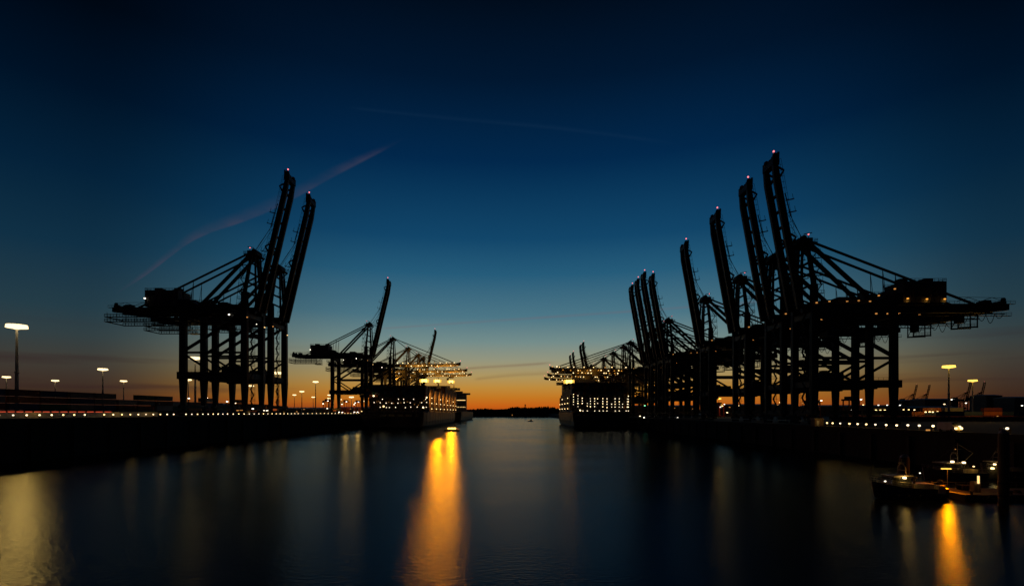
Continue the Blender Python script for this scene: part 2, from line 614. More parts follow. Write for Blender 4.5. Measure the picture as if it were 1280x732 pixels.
    # walkways
    for v in (-5.2, 5.2):
        mb = new()
        bx(mb, 0, uT + 1, v - 0.5, v + 0.5, gt - 0.5, gt - 0.38)
        mb.rail([T(0, v + 0.45 * (1 if v > 0 else -1), gt - 0.38), T(uT + 1, v + 0.45 * (1 if v > 0 else -1), gt - 0.38)], 1.2, 2.0, 0.06)
        for u in range(3, int(uT), 6):
            mb.beam(T(u, v * 0.8, gt - 0.9), T(u, v * 1.07, gt - 0.6), 0.2, 0.3)
        part("walkway", mb, cr)
    # tail end gear
    mb = new()
    bx(mb, uT - 2.6, uT + 0.4, -2.7, 2.7, gt, gt + 1.3)
    bx(mb, uT - 7.5, uT - 5.0, -2.0, 2.0, gt, gt + 1.9)
    for v in (-3, 3):
        mb.tube(T(uT - 1.2, v - 0.3, gt + 1.7), T(uT - 1.2, v + 0.3, gt + 1.7), 0.9, 10)
    pts = [T(uT - 1.5 - 4.6 * i, -3.4, gt + (2.6 if i % 2 else 1.0)) for i in range(5)]
    mb.path(pts, 0.10, 4)
    mb.path([T(uT - 1, -3.4, gt + 2.4), T(uT - 20, -3.4, gt + 2.8)], 0.08, 4)
    part("tail_gear", mb, cr)
    if style == "left":
        # two-deck service walkway slung under the tail, fine bars all round
        for (u0, u1) in ((uT - 24, uT + 2.0), (G - 3 - 26, G + 6)):
            mb = new()
            decks = (zg - 1.9, zg - 4.3) if u0 > G else (zg - 3.6,)
            for z in decks:
                for v in (-6.2, 6.2):
                    bx(mb, u0, u1, v - 0.6, v + 0.6, z - 0.34, z)
                    mb.rail([T(u0, v - 0.5, z), T(u1, v - 0.5, z)], 1.25, 1.5, 0.12)
                bx(mb, u1 - 1, u1, -6.1, 6.1, z - 0.338, z + 0.002)
            for v in (-6.2, 6.2):
                for i in range(int((u1 - u0) / 5) + 1):
                    mb.tube(T(u0 + i * 5, v, zg + 0.4), T(u0 + i * 5, v, decks[-1]), 0.12, 4)
            part("service_walkway", mb, cr)
        mb = new()
        u0 = uT - 28
        bx(mb, u0, u0 + 5.5, -7.0, -2, zg - 6.3, zg - 6.0)
        for (a, b) in ((0, 1), (1, 0)):
            mb.tube(T(u0 + 5.5 * a, -6.8, zg - 6.1), T(u0 + 5.5 * b, -6.8, zg - 1), 0.1, 4)
        for a in (0, .5, 1):
            mb.tube(T(u0 + 5.5 * a, -6.8, zg - 6.1), T(u0 + 5.5 * a, -6.8, zg), 0.12, 4)
            mb.tube(T(u0 + 5.5 * a, -2.2, zg - 6.1), T(u0 + 5.5 * a, -2.2, zg), 0.12, 4)
        mb.rail([T(u0, -6.9, zg - 6.0), T(u0 + 5.5, -6.9, zg - 6.0)], 1.2, 1.0, 0.07)
        part("maintenance_cage", mb, cr)
    else:
        # festoon rail with hanging cable loops, maintenance cage under the tail
        mb = new()
        u0, u1 = G + 3, uT - 3
        mb.beam(T(u0, -5.6, zg - 0.8), T(u1, -5.6, zg - 0.8), 0.25, 0.4)
        mb.beam(T(u0, 5.6, zg - 0.8), T(u1, 5.6, zg - 0.8), 0.25, 0.4)
        mb.rail([T(u1 - 20, -6.2, zg - 1.6), T(u1 + 2, -6.2, zg - 1.6)], 1.2, 2.0, 0.06)
        bx(mb, u1 - 20, u1 + 2, -6.3, -5.3, zg - 1.75, zg - 1.6)
        part("festoon_rail", mb, cr)
        mb = new()
        nl = int((u1 - u0) / 3.4)
        for i in range(nl):
            a = u0 + i * 3.4
            dp = 2.6 + 1.1 * math.sin(i * 2.1)
            mb.path([T(a + 3.4 * q / 6, -5.6, zg - 1.0 - dp * math.sin(math.pi * q / 6)) for q in range(7)], 0.13, 4)
        part("festoon_cable", mb, M["rubber"])
        mb = new()
        c0 = uT - 22
        zb = zg - 6.4
        for u in (c0, c0 + 7.5):
            for v in (-6.3, -3.2):
                mb.beam(T(u, v, zb), T(u, v, zg - 1), 0.32, 0.32)
        for v in (-6.3, -3.2):
            mb.beam(T(c0 - .2, v, zb), T(c0 + 7.7, v, zb + 0.4), 0.35, 0.6)
            mb.tube(T(c0, v, zg - 3.2), T(c0 + 7.5, v, zg - 3.2), 0.1, 4)
            mb.tube(T(c0, v, zb), T(c0 + 2.2, v, zg - 1.6), 0.12, 4)
        bx(mb, c0 + 0.6, c0 + 2.8, -6, -3.6, zg - 4.4, zg - 1.4)
        mb.rail([T(c0, -6.35, zb + .4), T(c0 + 7.5, -6.35, zb + .6)], 1.1, 1.2, 0.06)
        part("maintenance_cage", mb, cr)
    # mast (A-frame) over the waterside legs
    for v in (-1, 1):
        mb = new()
        mb.beam(T(0, v * S / 2, gt + 6.8), T(-0.6, v * 3.0, za - 1), 1.5, 1.5, 1.1, 1.1, up=(1, 0, 0))
        part("mast", mb, cr)
        mb = new()
        mb.beam(T(-3.6, v * 4.4, gt + 0.2), T(-2.2, v * 2.6, za - 1), 0.9, 0.9, 0.7, 0.7, up=(1, 0, 0))
        part("mast", mb, cr)
        mb = new()
        mb.beam(T(0.4, v * 2.9, za - 1.4), T(G - 5, v * 3.5, gt + 0.6), 1.25, 1.3, up=(0, 1, 0))
        part("back_strut", mb, cr)
        mb = new()
        mb.beam(T(0.8, v * 2.9, za - 0.6), T(uT - 13, v * 3.5, gt - 0.2), 0.7, 0.8, up=(0, 1, 0))
        part("backstay", mb, cr)
        mb = new()
        for uu in (G - 1.5, G + 3.5):
            zt = za - 0.6 + (gt - za + 0.4) * (uu - 0.8) / (uT - 13.8)
            mb.tube(T(uu, v * 3.45, gt), T(uu - 0.4, v * 3.45, zt), 0.2, 5, 0.12)
            mb.tube(T(uu + 1.4, v * 3.45, gt), T(uu - 0.4, v * 3.45, zt), 0.14, 4, 0.1)
        part("stay_post", mb, cr)
    mb = new()
    zc = gt + 7
    for i in range(4):
        a = i / 4
        z = zc + (za - zc) * a
        vv = S / 2 + (3.0 - S / 2) * a
        mb.beam(T(-0.3, -vv + 0.3, z), T(-0.3, vv - 0.3, z), 0.6, 0.8)
    part("mast_tie", mb, cr)
    # zigzag stair up the mast
    mb = new()
    zz, k = gt, 0
    while zz < za - 4:
        a = (zz - gt) / (za - gt)
        vv = -(S / 2 * (1 - a) + 3.2 * a) - 0.2
        u0, u1 = (0.9, 3.4) if k % 2 else (3.4, 0.9)
        mb.beam(T(u0, vv, zz), T(u1, vv + 0.1, zz + 3.6), 0.7, 0.16)
        mb.beam(T(u0, vv - .3, zz + 1), T(u1, vv - .2, zz + 4.6), 0.07, 0.07)
        bx(mb, 0.4, 4.0, vv - 0.6, vv + 0.6, zz - 0.1, zz)
        mb.rail([T(0.4, vv - 0.6, zz), T(4.0, vv - 0.6, zz)], 1.1, 1.2, 0.06)
        mb.tube(T(4.0, vv, zz), T(4.0, vv + 0.15, zz + 3.6), 0.09, 4)
        zz += 3.6
        k += 1
    part("stair", mb, cr)
    # stair tower on the landside leg
    mb = new()
    zz, k = 4.5, 0
    us = -2.4
    while zz < zg - 3:
        v0, v1 = (-S / 2 + 1.2, -S / 2 + 4.0) if k % 2 else (-S / 2 + 4.0, -S / 2 + 1.2)
        mb.beam(T(us, v0, zz), T(us, v1, zz + 3.0), 0.7, 0.16)
        bx(mb, us - .5, us + .5, -S / 2 + 0.6, -S / 2 + 4.6, zz - 0.1, zz)
        mb.rail([T(us - .5, -S / 2 + 0.6, zz), T(us - .5, -S / 2 + 4.6, zz)], 1.1, 1.3, 0.05)
        for w in (0.6, 4.6):
            mb.tube(T(us - .4, -S / 2 + w, zz - 3), T(us - .4, -S / 2 + w, zz), 0.07, 4)
        zz += 3.0
        k += 1
    part("stair", mb, cr)
    # head of the mast
    mb = new()
    bx(mb, -4.0, 2.8, -4.6, 4.6, za - 1.6, za - 1.2)
    bx(mb, -3.0, 1.6, -3.4, 3.4, za - 1.2, za + 0.8)
    for v in (-2.6, -1.2, 1.2, 2.6):
        mb.tube(T(-1.5, v - 0.3, za + 0.9), T(-1.5, v + 0.3, za + 0.9), 1.1, 10)
    mb.rail([T(-4, -4.6, za - 1.2), T(2.8, -4.6, za - 1.2), T(2.8, 4.6, za - 1.2), T(-4, 4.6, za - 1.2)], 1.2, 1.2, 0.07)
    mb.beam(T(-3.6, -4.2, za - 1.4), T(-1.0, -4.2, za - 4.0), 0.5, 0.5)
    mb.beam(T(-3.6, 4.2, za - 1.4), T(-1.0, 4.2, za - 4.0), 0.5, 0.5)
    mb.tube(T(1.8, 0, za), T(1.8, 0, za + 3.0), 0.12, 5)
    mb.beam(T(-1.8, -3, za + 2.2), T(1.4, -3, za + 2.8), 0.3, 0.3)
    part("mast_head", mb, cr, [kid("warning_light", new().lathe(T(1.8, 0, za + 3.0), [(0.2, 0), (0.3, 0.15), (0.3, 0.45), (0.15, 0.6)], 8), M["g_warn"])])
    # machinery house
    hu0, hu1 = G + 5, G + 22
    hz0, hz1 = gt + 0.25, gt + 8.6
    mb = new()
    bx(mb, hu0, hu1, -5.2, 5.2, hz0, hz1)
    bx(mb, hu0 - 4.5, hu0, -3.2, 3.8, hz0, hz1 - 4.3)
    n0 = hu0
    mb.loft([[T(n0 - 9, -2.6, hz0), T(n0 - 9, 3, hz0), T(n0 - 9, 3, hz0 + 1.2), T(n0 - 9, -2.6, hz0 + 1.2)],
             [T(n0 - 4.5, -2.6, hz0), T(n0 - 4.5, 3, hz0), T(n0 - 4.5, 3, hz0 + 3.6), T(n0 - 4.5, -2.6, hz0 + 3.6)]])
    for i in range(9):                                           # cladding ribs
        u = hu0 + 0.8 + i * 1.95
        bx(mb, u, u + 0.16, -5.3, -5.2, hz0 + .3, hz1 - .3)
    mb.beam(T(hu0 + 4, -5.28, hz0 + 5.8), T(hu1 - 4, -5.28, hz0 + 5.8), 0.12, 0.2)
    mb.beam(T(hu0 + 4, -5.28, hz0 + 2.2), T(hu1 - 4, -5.28, hz0 + 2.2), 0.12, 0.2)
    for q in (4, 6.2, 11.0, hu1 - hu0 - 4):
        mb.beam(T(hu0 + q, -5.30, hz0 + 2.2), T(hu0 + q, -5.30, hz0 + 5.8), 0.2, 0.12, up=(1, 0, 0))
    kids = []
    v_ = new()
    bx(v_, hu0 + 0.4, hu0 + 3.4, -3, 0, hz1, hz1 + 1.6)
    kids.append(kid("roof_vent", v_, M["house"]))
    v_ = new()
    bx(v_, hu1 - 7.4, hu1 - 3.8, -3.4, 0, hz1, hz1 + 1.5)
    kids.append(kid("roof_vent", v_, M["house"]))
    v_ = new()
    v_.rail([T(hu0, -5.1, hz1), T(hu1, -5.1, hz1), T(hu1, 5.1, hz1), T(hu0, 5.1, hz1)], 1.1, 1.6, 0.07)
    kids.append(kid("roof_railing", v_, cr))
    part("machinery_house", mb, M["house"], kids)
    # trolley with the driver's cab and the spreader
    u = trolley_u
    mb = new()
    bx(mb, u - 3.5, u + 3.5, -3.0, 3.0, zg - 1.4, zg + 0.6)
    for v in (-2.6, 2.6):
        mb.tube(T(u - 2, v - .3, zg + 0.9), T(u - 2, v + .3, zg + 0.9), 0.7, 8)
    c_ = new()
    bx(c_, u + 3.8, u + 6.6, -1.6, 1.6, zg - 4.6, zg - 1.5)
    c_.beam(T(u + 3.6, 0, zg - 1.2), T(u + 5.4, 0, zg - 1.6), 1.0, 0.4)
    s_ = new()
    zs2 = zg - drop
    s_.beam(T(u, -6.0, zs2), T(u, 6.0, zs2), 1.6, 0.7)
    bx(s_, u - 1.3, u + 1.3, -3.0, 3.0, zs2 + 0.3, zs2 + 2.0)
    for v in (-5.9, 5.9):
        bx(s_, u - 1.25, u + 1.25, v - 0.3, v + 0.3, zs2 - 0.9, zs2 + 0.36)
    kids = [kid("driver_cab", c_, M["house"]), kid("spreader", s_, cr)]
    for a in (-1.1, 1.1):
        for v in (-2.4, 2.4):
            w_ = new()
            w_.tube(T(u + a, v, zs2 + 1.9), T(u + a, v, zg - 1), 0.07, 4)
            kids.append(kid("hoist_rope", w_, ca))
    if flood:
        for du in (-4.2, -2.1, 0.0, 2.1, 4.2):
            for dz in (0.7, 2.3):
                f_ = new()
                f_.tube(T(u + du, -4.6, zs2 + dz), T(u + du, -4.1, zs2 + dz), 1.15, 12)
                kids.append(kid("flood_lamp", f_, M["g_amber" if abs(du) < 3 else "g_flare"]))  # outermost discs added to imitate the amber bloom round the floods
    part("trolley", mb, cr, kids)
    # boom
    A = R(ang) if raised else R(0.6)
    zh = zg + gd * 0.5
    cA, sA = math.cos(A), math.sin(A)

    def B(s, v, t):
        h = s * cA - t * sA
        return T(-3.4 - h, v, zh + s * sA + t * cA)

    kids = []
    for v in (-3.5, 3.5):
        b_ = new()
        b_.loft([[B(s, v - .7, -h_), B(s, v + .7, -h_), B(s, v + .7, k_), B(s, v - .7, k_)] for s, h_, k_ in
                 ((0, 1.4, 1.4), (L * 0.1, 1.4, 1.3), (L * 0.86, 1.3, 1.25), (L, 0.3, 1.25))])
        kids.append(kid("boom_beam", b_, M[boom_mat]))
    nt_ = 9
    for i in range(nt_):
        s = 2 + (L - 4) * i / nt_
        mb = new()
        mb.beam(B(s, -2.8, 0.4), B(s, 2.8, 0.4), 0.7, 1.1)
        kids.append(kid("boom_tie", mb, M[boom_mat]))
    for s in (L * 0.46, L * 0.90):
        for v in (-3.5, 3.5):
            mb = new()
            mb.beam(B(s - 2.2, v, 1.4), B(s, v, 3.4), 0.6, 0.9, 0.5, 0.5)
            mb.beam(B(s + 1.6, v, 1.4), B(s, v, 3.4), 0.5, 0.7, 0.5, 0.5)
            kids.append(kid("stay_bracket", mb, cr))
    mb = new()
    mb.beam(B(L - 2.4, -4.2, 0.6), B(L - 2.4, 4.2, 0.6), 2.6, 2.2)
    for v in (-3.4, 3.4):
        mb.beam(B(L - 3, v, 1.2), B(L + 1.4, v, 2.6), 0.9, 1.4, 0.6, 0.7)
        mb.tube(B(L + 0.4, v - .35, 1.0), B(L + 0.4, v + .35, 1.0), 0.9, 10)
    mb.beam(B(L + 1.2, -3.4, 2.5), B(L + 1.2, 3.4, 2.5), 0.4, 0.5)
    w_ = new()
    for v, sg in ((-4.6, -1), (4.6, 1)):
        k = int((L - 4) / 2.2)
        w_.beam(B(2, v, 0.6), B(L - 2, v, 0.6), 0.9, 0.12)
        for i in range(k + 1):
            s = 2 + (L - 4) * i / k
            w_.tube(B(s, v + 0.42 * sg, 0.6), B(s, v + 0.42 * sg, 1.9 + 0.35), 0.07, 4)
        w_.tube(B(2, v + .42 * sg, 2.2), B(L - 2, v + .42 * sg, 2.2), 0.07, 4)
        w_.tube(B(2, v + .42 * sg, 1.5), B(L - 2, v + .42 * sg, 1.5), 0.05, 4)
    for s in (L * 0.18, L * 0.3, L * 0.42, L * 0.62, L * 0.7):       # small landings on the top side
        w_.beam(B(s, -4.6, 1.4), B(s, -4.6, 4.6), 0.8, 0.25)
        w_.tube(B(s, -4.2, 4.6), B(s + 2.2, -4.2, 4.6), 0.1, 4)
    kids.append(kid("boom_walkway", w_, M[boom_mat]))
    tip = B(L + 1.0, 0, 2.4)
    wl = new()
    wl.tube(tip, tip + Vector((0, 0, 2.0)), 0.12, 5)
    kids.append(kid("lamp_post", wl, cr))
    kids.append(kid("warning_light", new().lathe(tip + Vector((0, 0, 2.0)), [(0.2, 0), (0.34, 0.15), (0.34, 0.5), (0.15, 0.7)], 8), M["g_warn"]))
    if not raised:
        for i in range(22):
            s = 4 + (L - 6) * (i + random.uniform(-.3, .3)) / 21
            l_ = new()
            p = B(s, -4.75, random.choice((-0.9, -0.5, 2.3, 2.6)))
            l_.box(p.x - .4, p.x + .4, p.y - .25, p.y + .25, p.z - .3, p.z + .3)
            kids.append(kid("boom_lamp", l_, M[("g_quay", "g_house", "g_warm", "g_house", "g_warm")[i % 5]]))
    part("boom", mb, cr, kids)
    # forestays
    ap = lambda v: T(-2.2, v, za + 0.4)
    for v in (-3.2, 3.2):
        for s in (L * 0.46, L * 0.90):
            mb = new()
            if raised:
                s2 = L * 0.40 if s < L * 0.6 else L * 0.60
                mb.tube(ap(v * 0.8), B(s2, v, 3.0), 0.13, 5)
                mb.tube(B(s2, v, 3.0), B(s - (4 if s < L * .6 else 9), v, 2.4), 0.22, 5)
            else:
                mb.beam(ap(v * 0.8), B(s, v * 1.09, 3.2), 0.55, 0.6, up=(0, 1, 0))
            part("forestay", mb, cr if not raised else ca)
    for v in (-1.0, 1.0):
        mb = new()
        mb.tube(T(-1.5, v, za + 1.8), B(L * 0.68, v, 2.0), 0.08, 4)
        part("hoist_rope", mb, ca)
    # working lamps
    for (u, v, z, m) in lamps:
        mb = new()
        bx(mb, u - 0.3, u + 0.3, v - 0.2, v + 0.2, z - 0.22, z + 0.22)
        part("work_lamp", mb, M[m])
    return out


def spawn(tree, parent):
    for name, me, kids in tree:
        o = link(name, me, parent)
        spawn(kids, o)


LEFT = dict(sgn=-1, G=31, S=17.3, zg=52.4, gd=3.3, za=84.4, uT=70.5, L=72.5, ang=76.6, zp=18.6, pd=3.6, zs=32, lw=3.0, taper=0.66, style="left")
RIGHT = dict(sgn=1, G=31, S=13.5, zg=44.0, gd=3.5, za=73.0, uT=78.5, L=61, ang=79.6, zp=14.3, pd=2.9, zs=25.8, lw=2.45, taper=0.9, style="right")
LL = [(52.8, -5.5, 60.0, "g_white"), (-1.7, -9.6, 49.6, "g_dim"), (-1.7, 8.6, 47.5, "g_win"), (10, -5.0, 51.8, "g_white")]
RL = [(14.5, -4.4, 48.4, "g_dim"), (19, -4.4, 48.6, "g_dim"), (23.5, -4.4, 48.4, "g_dim"), (0.2, -8.2, 47.0, "g_dim"), (3.5, -6, 41.0, "g_dim")]
RL1 = RL + [(37.5, -5.5, 49.2, "g_house"), (45, -5.5, 49.0, "g_house"), (52, -5.5, 49.0, "g_house"), (25.5, -5.0, 43.4, "g_dim"), (30, -5.0, 43.4, "g_dim"), (34.6, -5.0, 43.4, "g_dim"),
            (42.5, -5.0, 43.2, "g_dim"), (32.5, -5.4, 53.0, "g_dim"), (27.5, -3.6, 50.8, "g_dim"), (7.5, -4.4, 48.3, "g_dim")]
PROTO = {
    "L_up": crane_proto(**LEFT, raised=True, trolley_u=12, drop=8, flood=False, lamps=LL),
    "L_down": crane_proto(**LEFT, raised=False, trolley_u=-37, drop=17, flood=True, lamps=LL, boom_mat="crane_paint_lit"),
    "L_mid": crane_proto(**LEFT, raised=False, trolley_u=-39, drop=12, flood=True, lamps=LL, lit_frame=True, boom_mat="crane_paint_lit"),
    "L_down2": crane_proto(**LEFT, raised=False, trolley_u=-48, drop=8.5, flood=True, lamps=LL, lit_frame=True, boom_mat="crane_paint_lit"),
    "R_one": crane_proto(**RIGHT, raised=True, trolley_u=9, drop=9, flood=False, lamps=RL1),
    "R_up": crane_proto(**RIGHT, raised=True, trolley_u=14, drop=8, flood=False, lamps=RL),
    "R_tall": crane_proto(**dict(RIGHT, L=66.5, zg=45.5), raised=True, trolley_u=16, drop=7, flood=False, lamps=RL),
    "R_down": crane_proto(**dict(RIGHT, L=76), raised=False, trolley_u=-62, drop=11, flood=True, lamps=RL, boom_mat="crane_paint_lit"),
    "R_down2": crane_proto(**dict(RIGHT, L=72), raised=False, trolley_u=-30, drop=9, flood=False, lamps=RL, lit_frame=True, boom_mat="crane_paint_lit"),
}


def crane(key, x, y, z, label, group, rz=0.0, sc=1.0):
    o = empty("gantry_crane", (x, y, z), label, "crane", group, rz)
    spawn(PROTO[key], o)
    o.scale = (sc, sc, sc)
    return o


GL, GR = "container cranes along the left quay", "container cranes along the right quay"
XL, XR = -135.0, 117.5
for key, y, lab in (
    ("L_up", 267.3, "front raised-boom container crane of the left quay, its tail reaching furthest left"),
    ("L_up", 295.2, "raised-boom container crane standing close behind the front one of the left quay"),
    ("L_up", 482, "lone raised-boom crane in the gap between the tall left pair and the floodlit ship"),
    ("L_down", 576, "first lowered-boom crane reaching over the stern of the left ship"),
    ("L_mid", 662, "second lowered-boom crane over the left ship, its spreader lamps glaring"),
    ("L_down2", 735, "lowered-boom crane over the left ship, last before the distant raised boom"),
    ("L_up", 776, "distant small raised-boom crane rising behind the floodlit left ship"),
):
    crane(key, XL, y, ZL, lab, GL)
for key, y, lab in (
    ("R_one", 206, "tallest raised-boom crane, front of the right quay, amber lamps along its machinery house"),
    ("R_up", 228.3, "second tallest raised-boom crane, directly behind the front crane of the right quay"),
    ("R_up", 262.5, "third raised-boom crane from the front of the right quay"),
    ("R_up", 309.5, "raised-boom crane standing alone between the tight cluster and the three tall right ones"),
    ("R_up", 382, "front crane of the tight cluster of raised booms on the right quay"),
    ("R_tall", 402.5, "second crane in the tight cluster of raised booms, its boom tip the cluster's highest"),
    ("R_tall", 423, "third crane in the tight cluster of raised booms on the right quay"),
    ("R_tall", 443.5, "rearmost crane of the tight raised cluster, its boom on the cluster's seaward edge"),
    ("R_down", 503, "lowered-boom crane with a glaring spreader lamp beside the stern of the right ship"),
    ("R_down2", 534, "second lowered-boom crane over the right ship, behind the one with the glaring lamp"),
    ("R_down2", 590, "third lowered-boom crane over the middle of the right ship"),
    ("R_down2", 651, "fourth and farthest lowered-boom crane over the right ship"),
    ("R_up", 751, "larger dark boom of the distant raised pair, seaward one, above the right ship"),
    ("R_up", 781, "distant raised-boom crane close behind its twin above the right ship"),
    ("R_up", 876, "small raised-boom crane second from last far along the right quay"),
    ("R_up", 921, "smallest and farthest raised-boom crane of the right quay"),
):
    crane(key, XR, y, ZR, lab, GR)
for px, lab in ((1144, "leftmost of four tiny cranes on the far right skyline, boom raised"), (1160, "second of four tiny skyline cranes, boom raised, left of the yellow light mast"),
                (1211, "third of four tiny skyline cranes, boom raised under the small yellow mast lamp"), (1228.5, "rightmost of four tiny cranes on the far right skyline, boom raised")):
    Y = 1790 if px < 1200 else 1720
    crane("L_up", (px - 640) / F * Y - 10, Y, ZR, lab, "tiny cranes on the far skyline", 0, 0.80 if px < 1200 else 0.84)

# lamps that the spreader and house lenses carry
for y, u, z in ((576, -37, 35.4), (662, -39, 40.4), (735, -48, 43.9)):
    lamp("spreader_light", (XL - u, y - 5.6, ZL + z + 1.4), 300000, AMBER, 1.6, None, R(30), (-(XL - u), -(y - 5.6), -(ZL + z)))
lamp("spreader_light", (XR - 62, 503 - 5.6, ZR + 33 + 1.4), 2000, AMBER, 1.2, None, R(40), (-(XR - 62), -500, -40))
lamp("spreader_light", (XR - 62, 503 - 5.6, ZR + 33 + 1.4), 700, SODIUM, 1.2)
for u in (37.5, 45, 52):
    lamp("work_light", (XR + u, 206 - 5.75, ZR + 48.3), 45, SODIUM, 0.2)
for i, y in enumerate((576, 662, 735)):  # unseen spots added to brighten the left booms from below
    lamp("boom_fill", (XL + 30, y - 9, ZL + 44), 22000, SODIUM, 0.5, None, R(130), (0, 0.5, 1))
    if i:
        lamp("frame_fill", (XL - 14, y - 13, ZL + 44), 9000, SODIUM, 0.5, None, R(150), (0.2, 1, .3))  # unseen spot added to brighten girders and diagonals
    lamp("boom_fill", (XL + 62, y - 9, ZL + 44), 22000, SODIUM, 0.5, None, R(130), (0, 0.5, 1))
for i, y in enumerate((503, 534, 590)):  # more unseen spots, added for the right booms
    lamp("boom_fill", (XR - 40, y - 9, ZR + 37), 3500, SODIUM, 0.5, None, R(130), (0, 0.5, 1))
    lamp("boom_fill", (XR + 12, y - 9, ZR + 24), 900, SODIUM, 0.5, None, R(120), (0, 1, 0.6))

# ------------------------------------------------------------------ shipping containers
CL, CW, CH = 12.19, 2.44, 2.59


def container_mesh(m):
    """Corrugated box container, long side along x, base at z = 0."""
    mb = MB()
    x, w = CL / 2, CW / 2
    pts = []
    nr = 20
    for i in range(nr + 1):
        a = -x + 0.15 + (2 * x - 0.3) * i / nr
        pts += [(a, -w + (0.04 if i % 2 else 0.0)), (a + 0.12, -w + (0.04 if i % 2 else 0.0))]
    prof = pts + [(q[0], -q[1]) for q in reversed(pts)]
    mb.loft([[(px, py, 0.12) for px, py in prof], [(px, py, CH - 0.08) for px, py in prof]])
    for sx in (-1, 1):
        for sy in (-1, 1):
            mb.box(sx * x - (0.16 if sx > 0 else 0), sx * x + (0 if sx > 0 else 0.16), sy * w - (0.15 if sy > 0 else 0), sy * w + (0 if sy > 0 else .15), 0, CH)
    for sx in (-1, 1):                                             # door bars at the ends
        for q in (-0.8, -0.3, 0.3, 0.8):
            mb.tube((sx * (x - 0.03), q, 0.2), (sx * (x - 0.03), q, CH - 0.2), 0.035, 4)
    return mb.mesh("shipping_container", m)


CMESH = [container_mesh(m) for m in CONT]


def container(ci, loc, rz, label, group=None):
    o = link("shipping_container", CMESH[ci], None, loc)
    o.rotation_euler.z = rz
    return tag(o, label, "container", group)


# ------------------------------------------------------------------ container ships


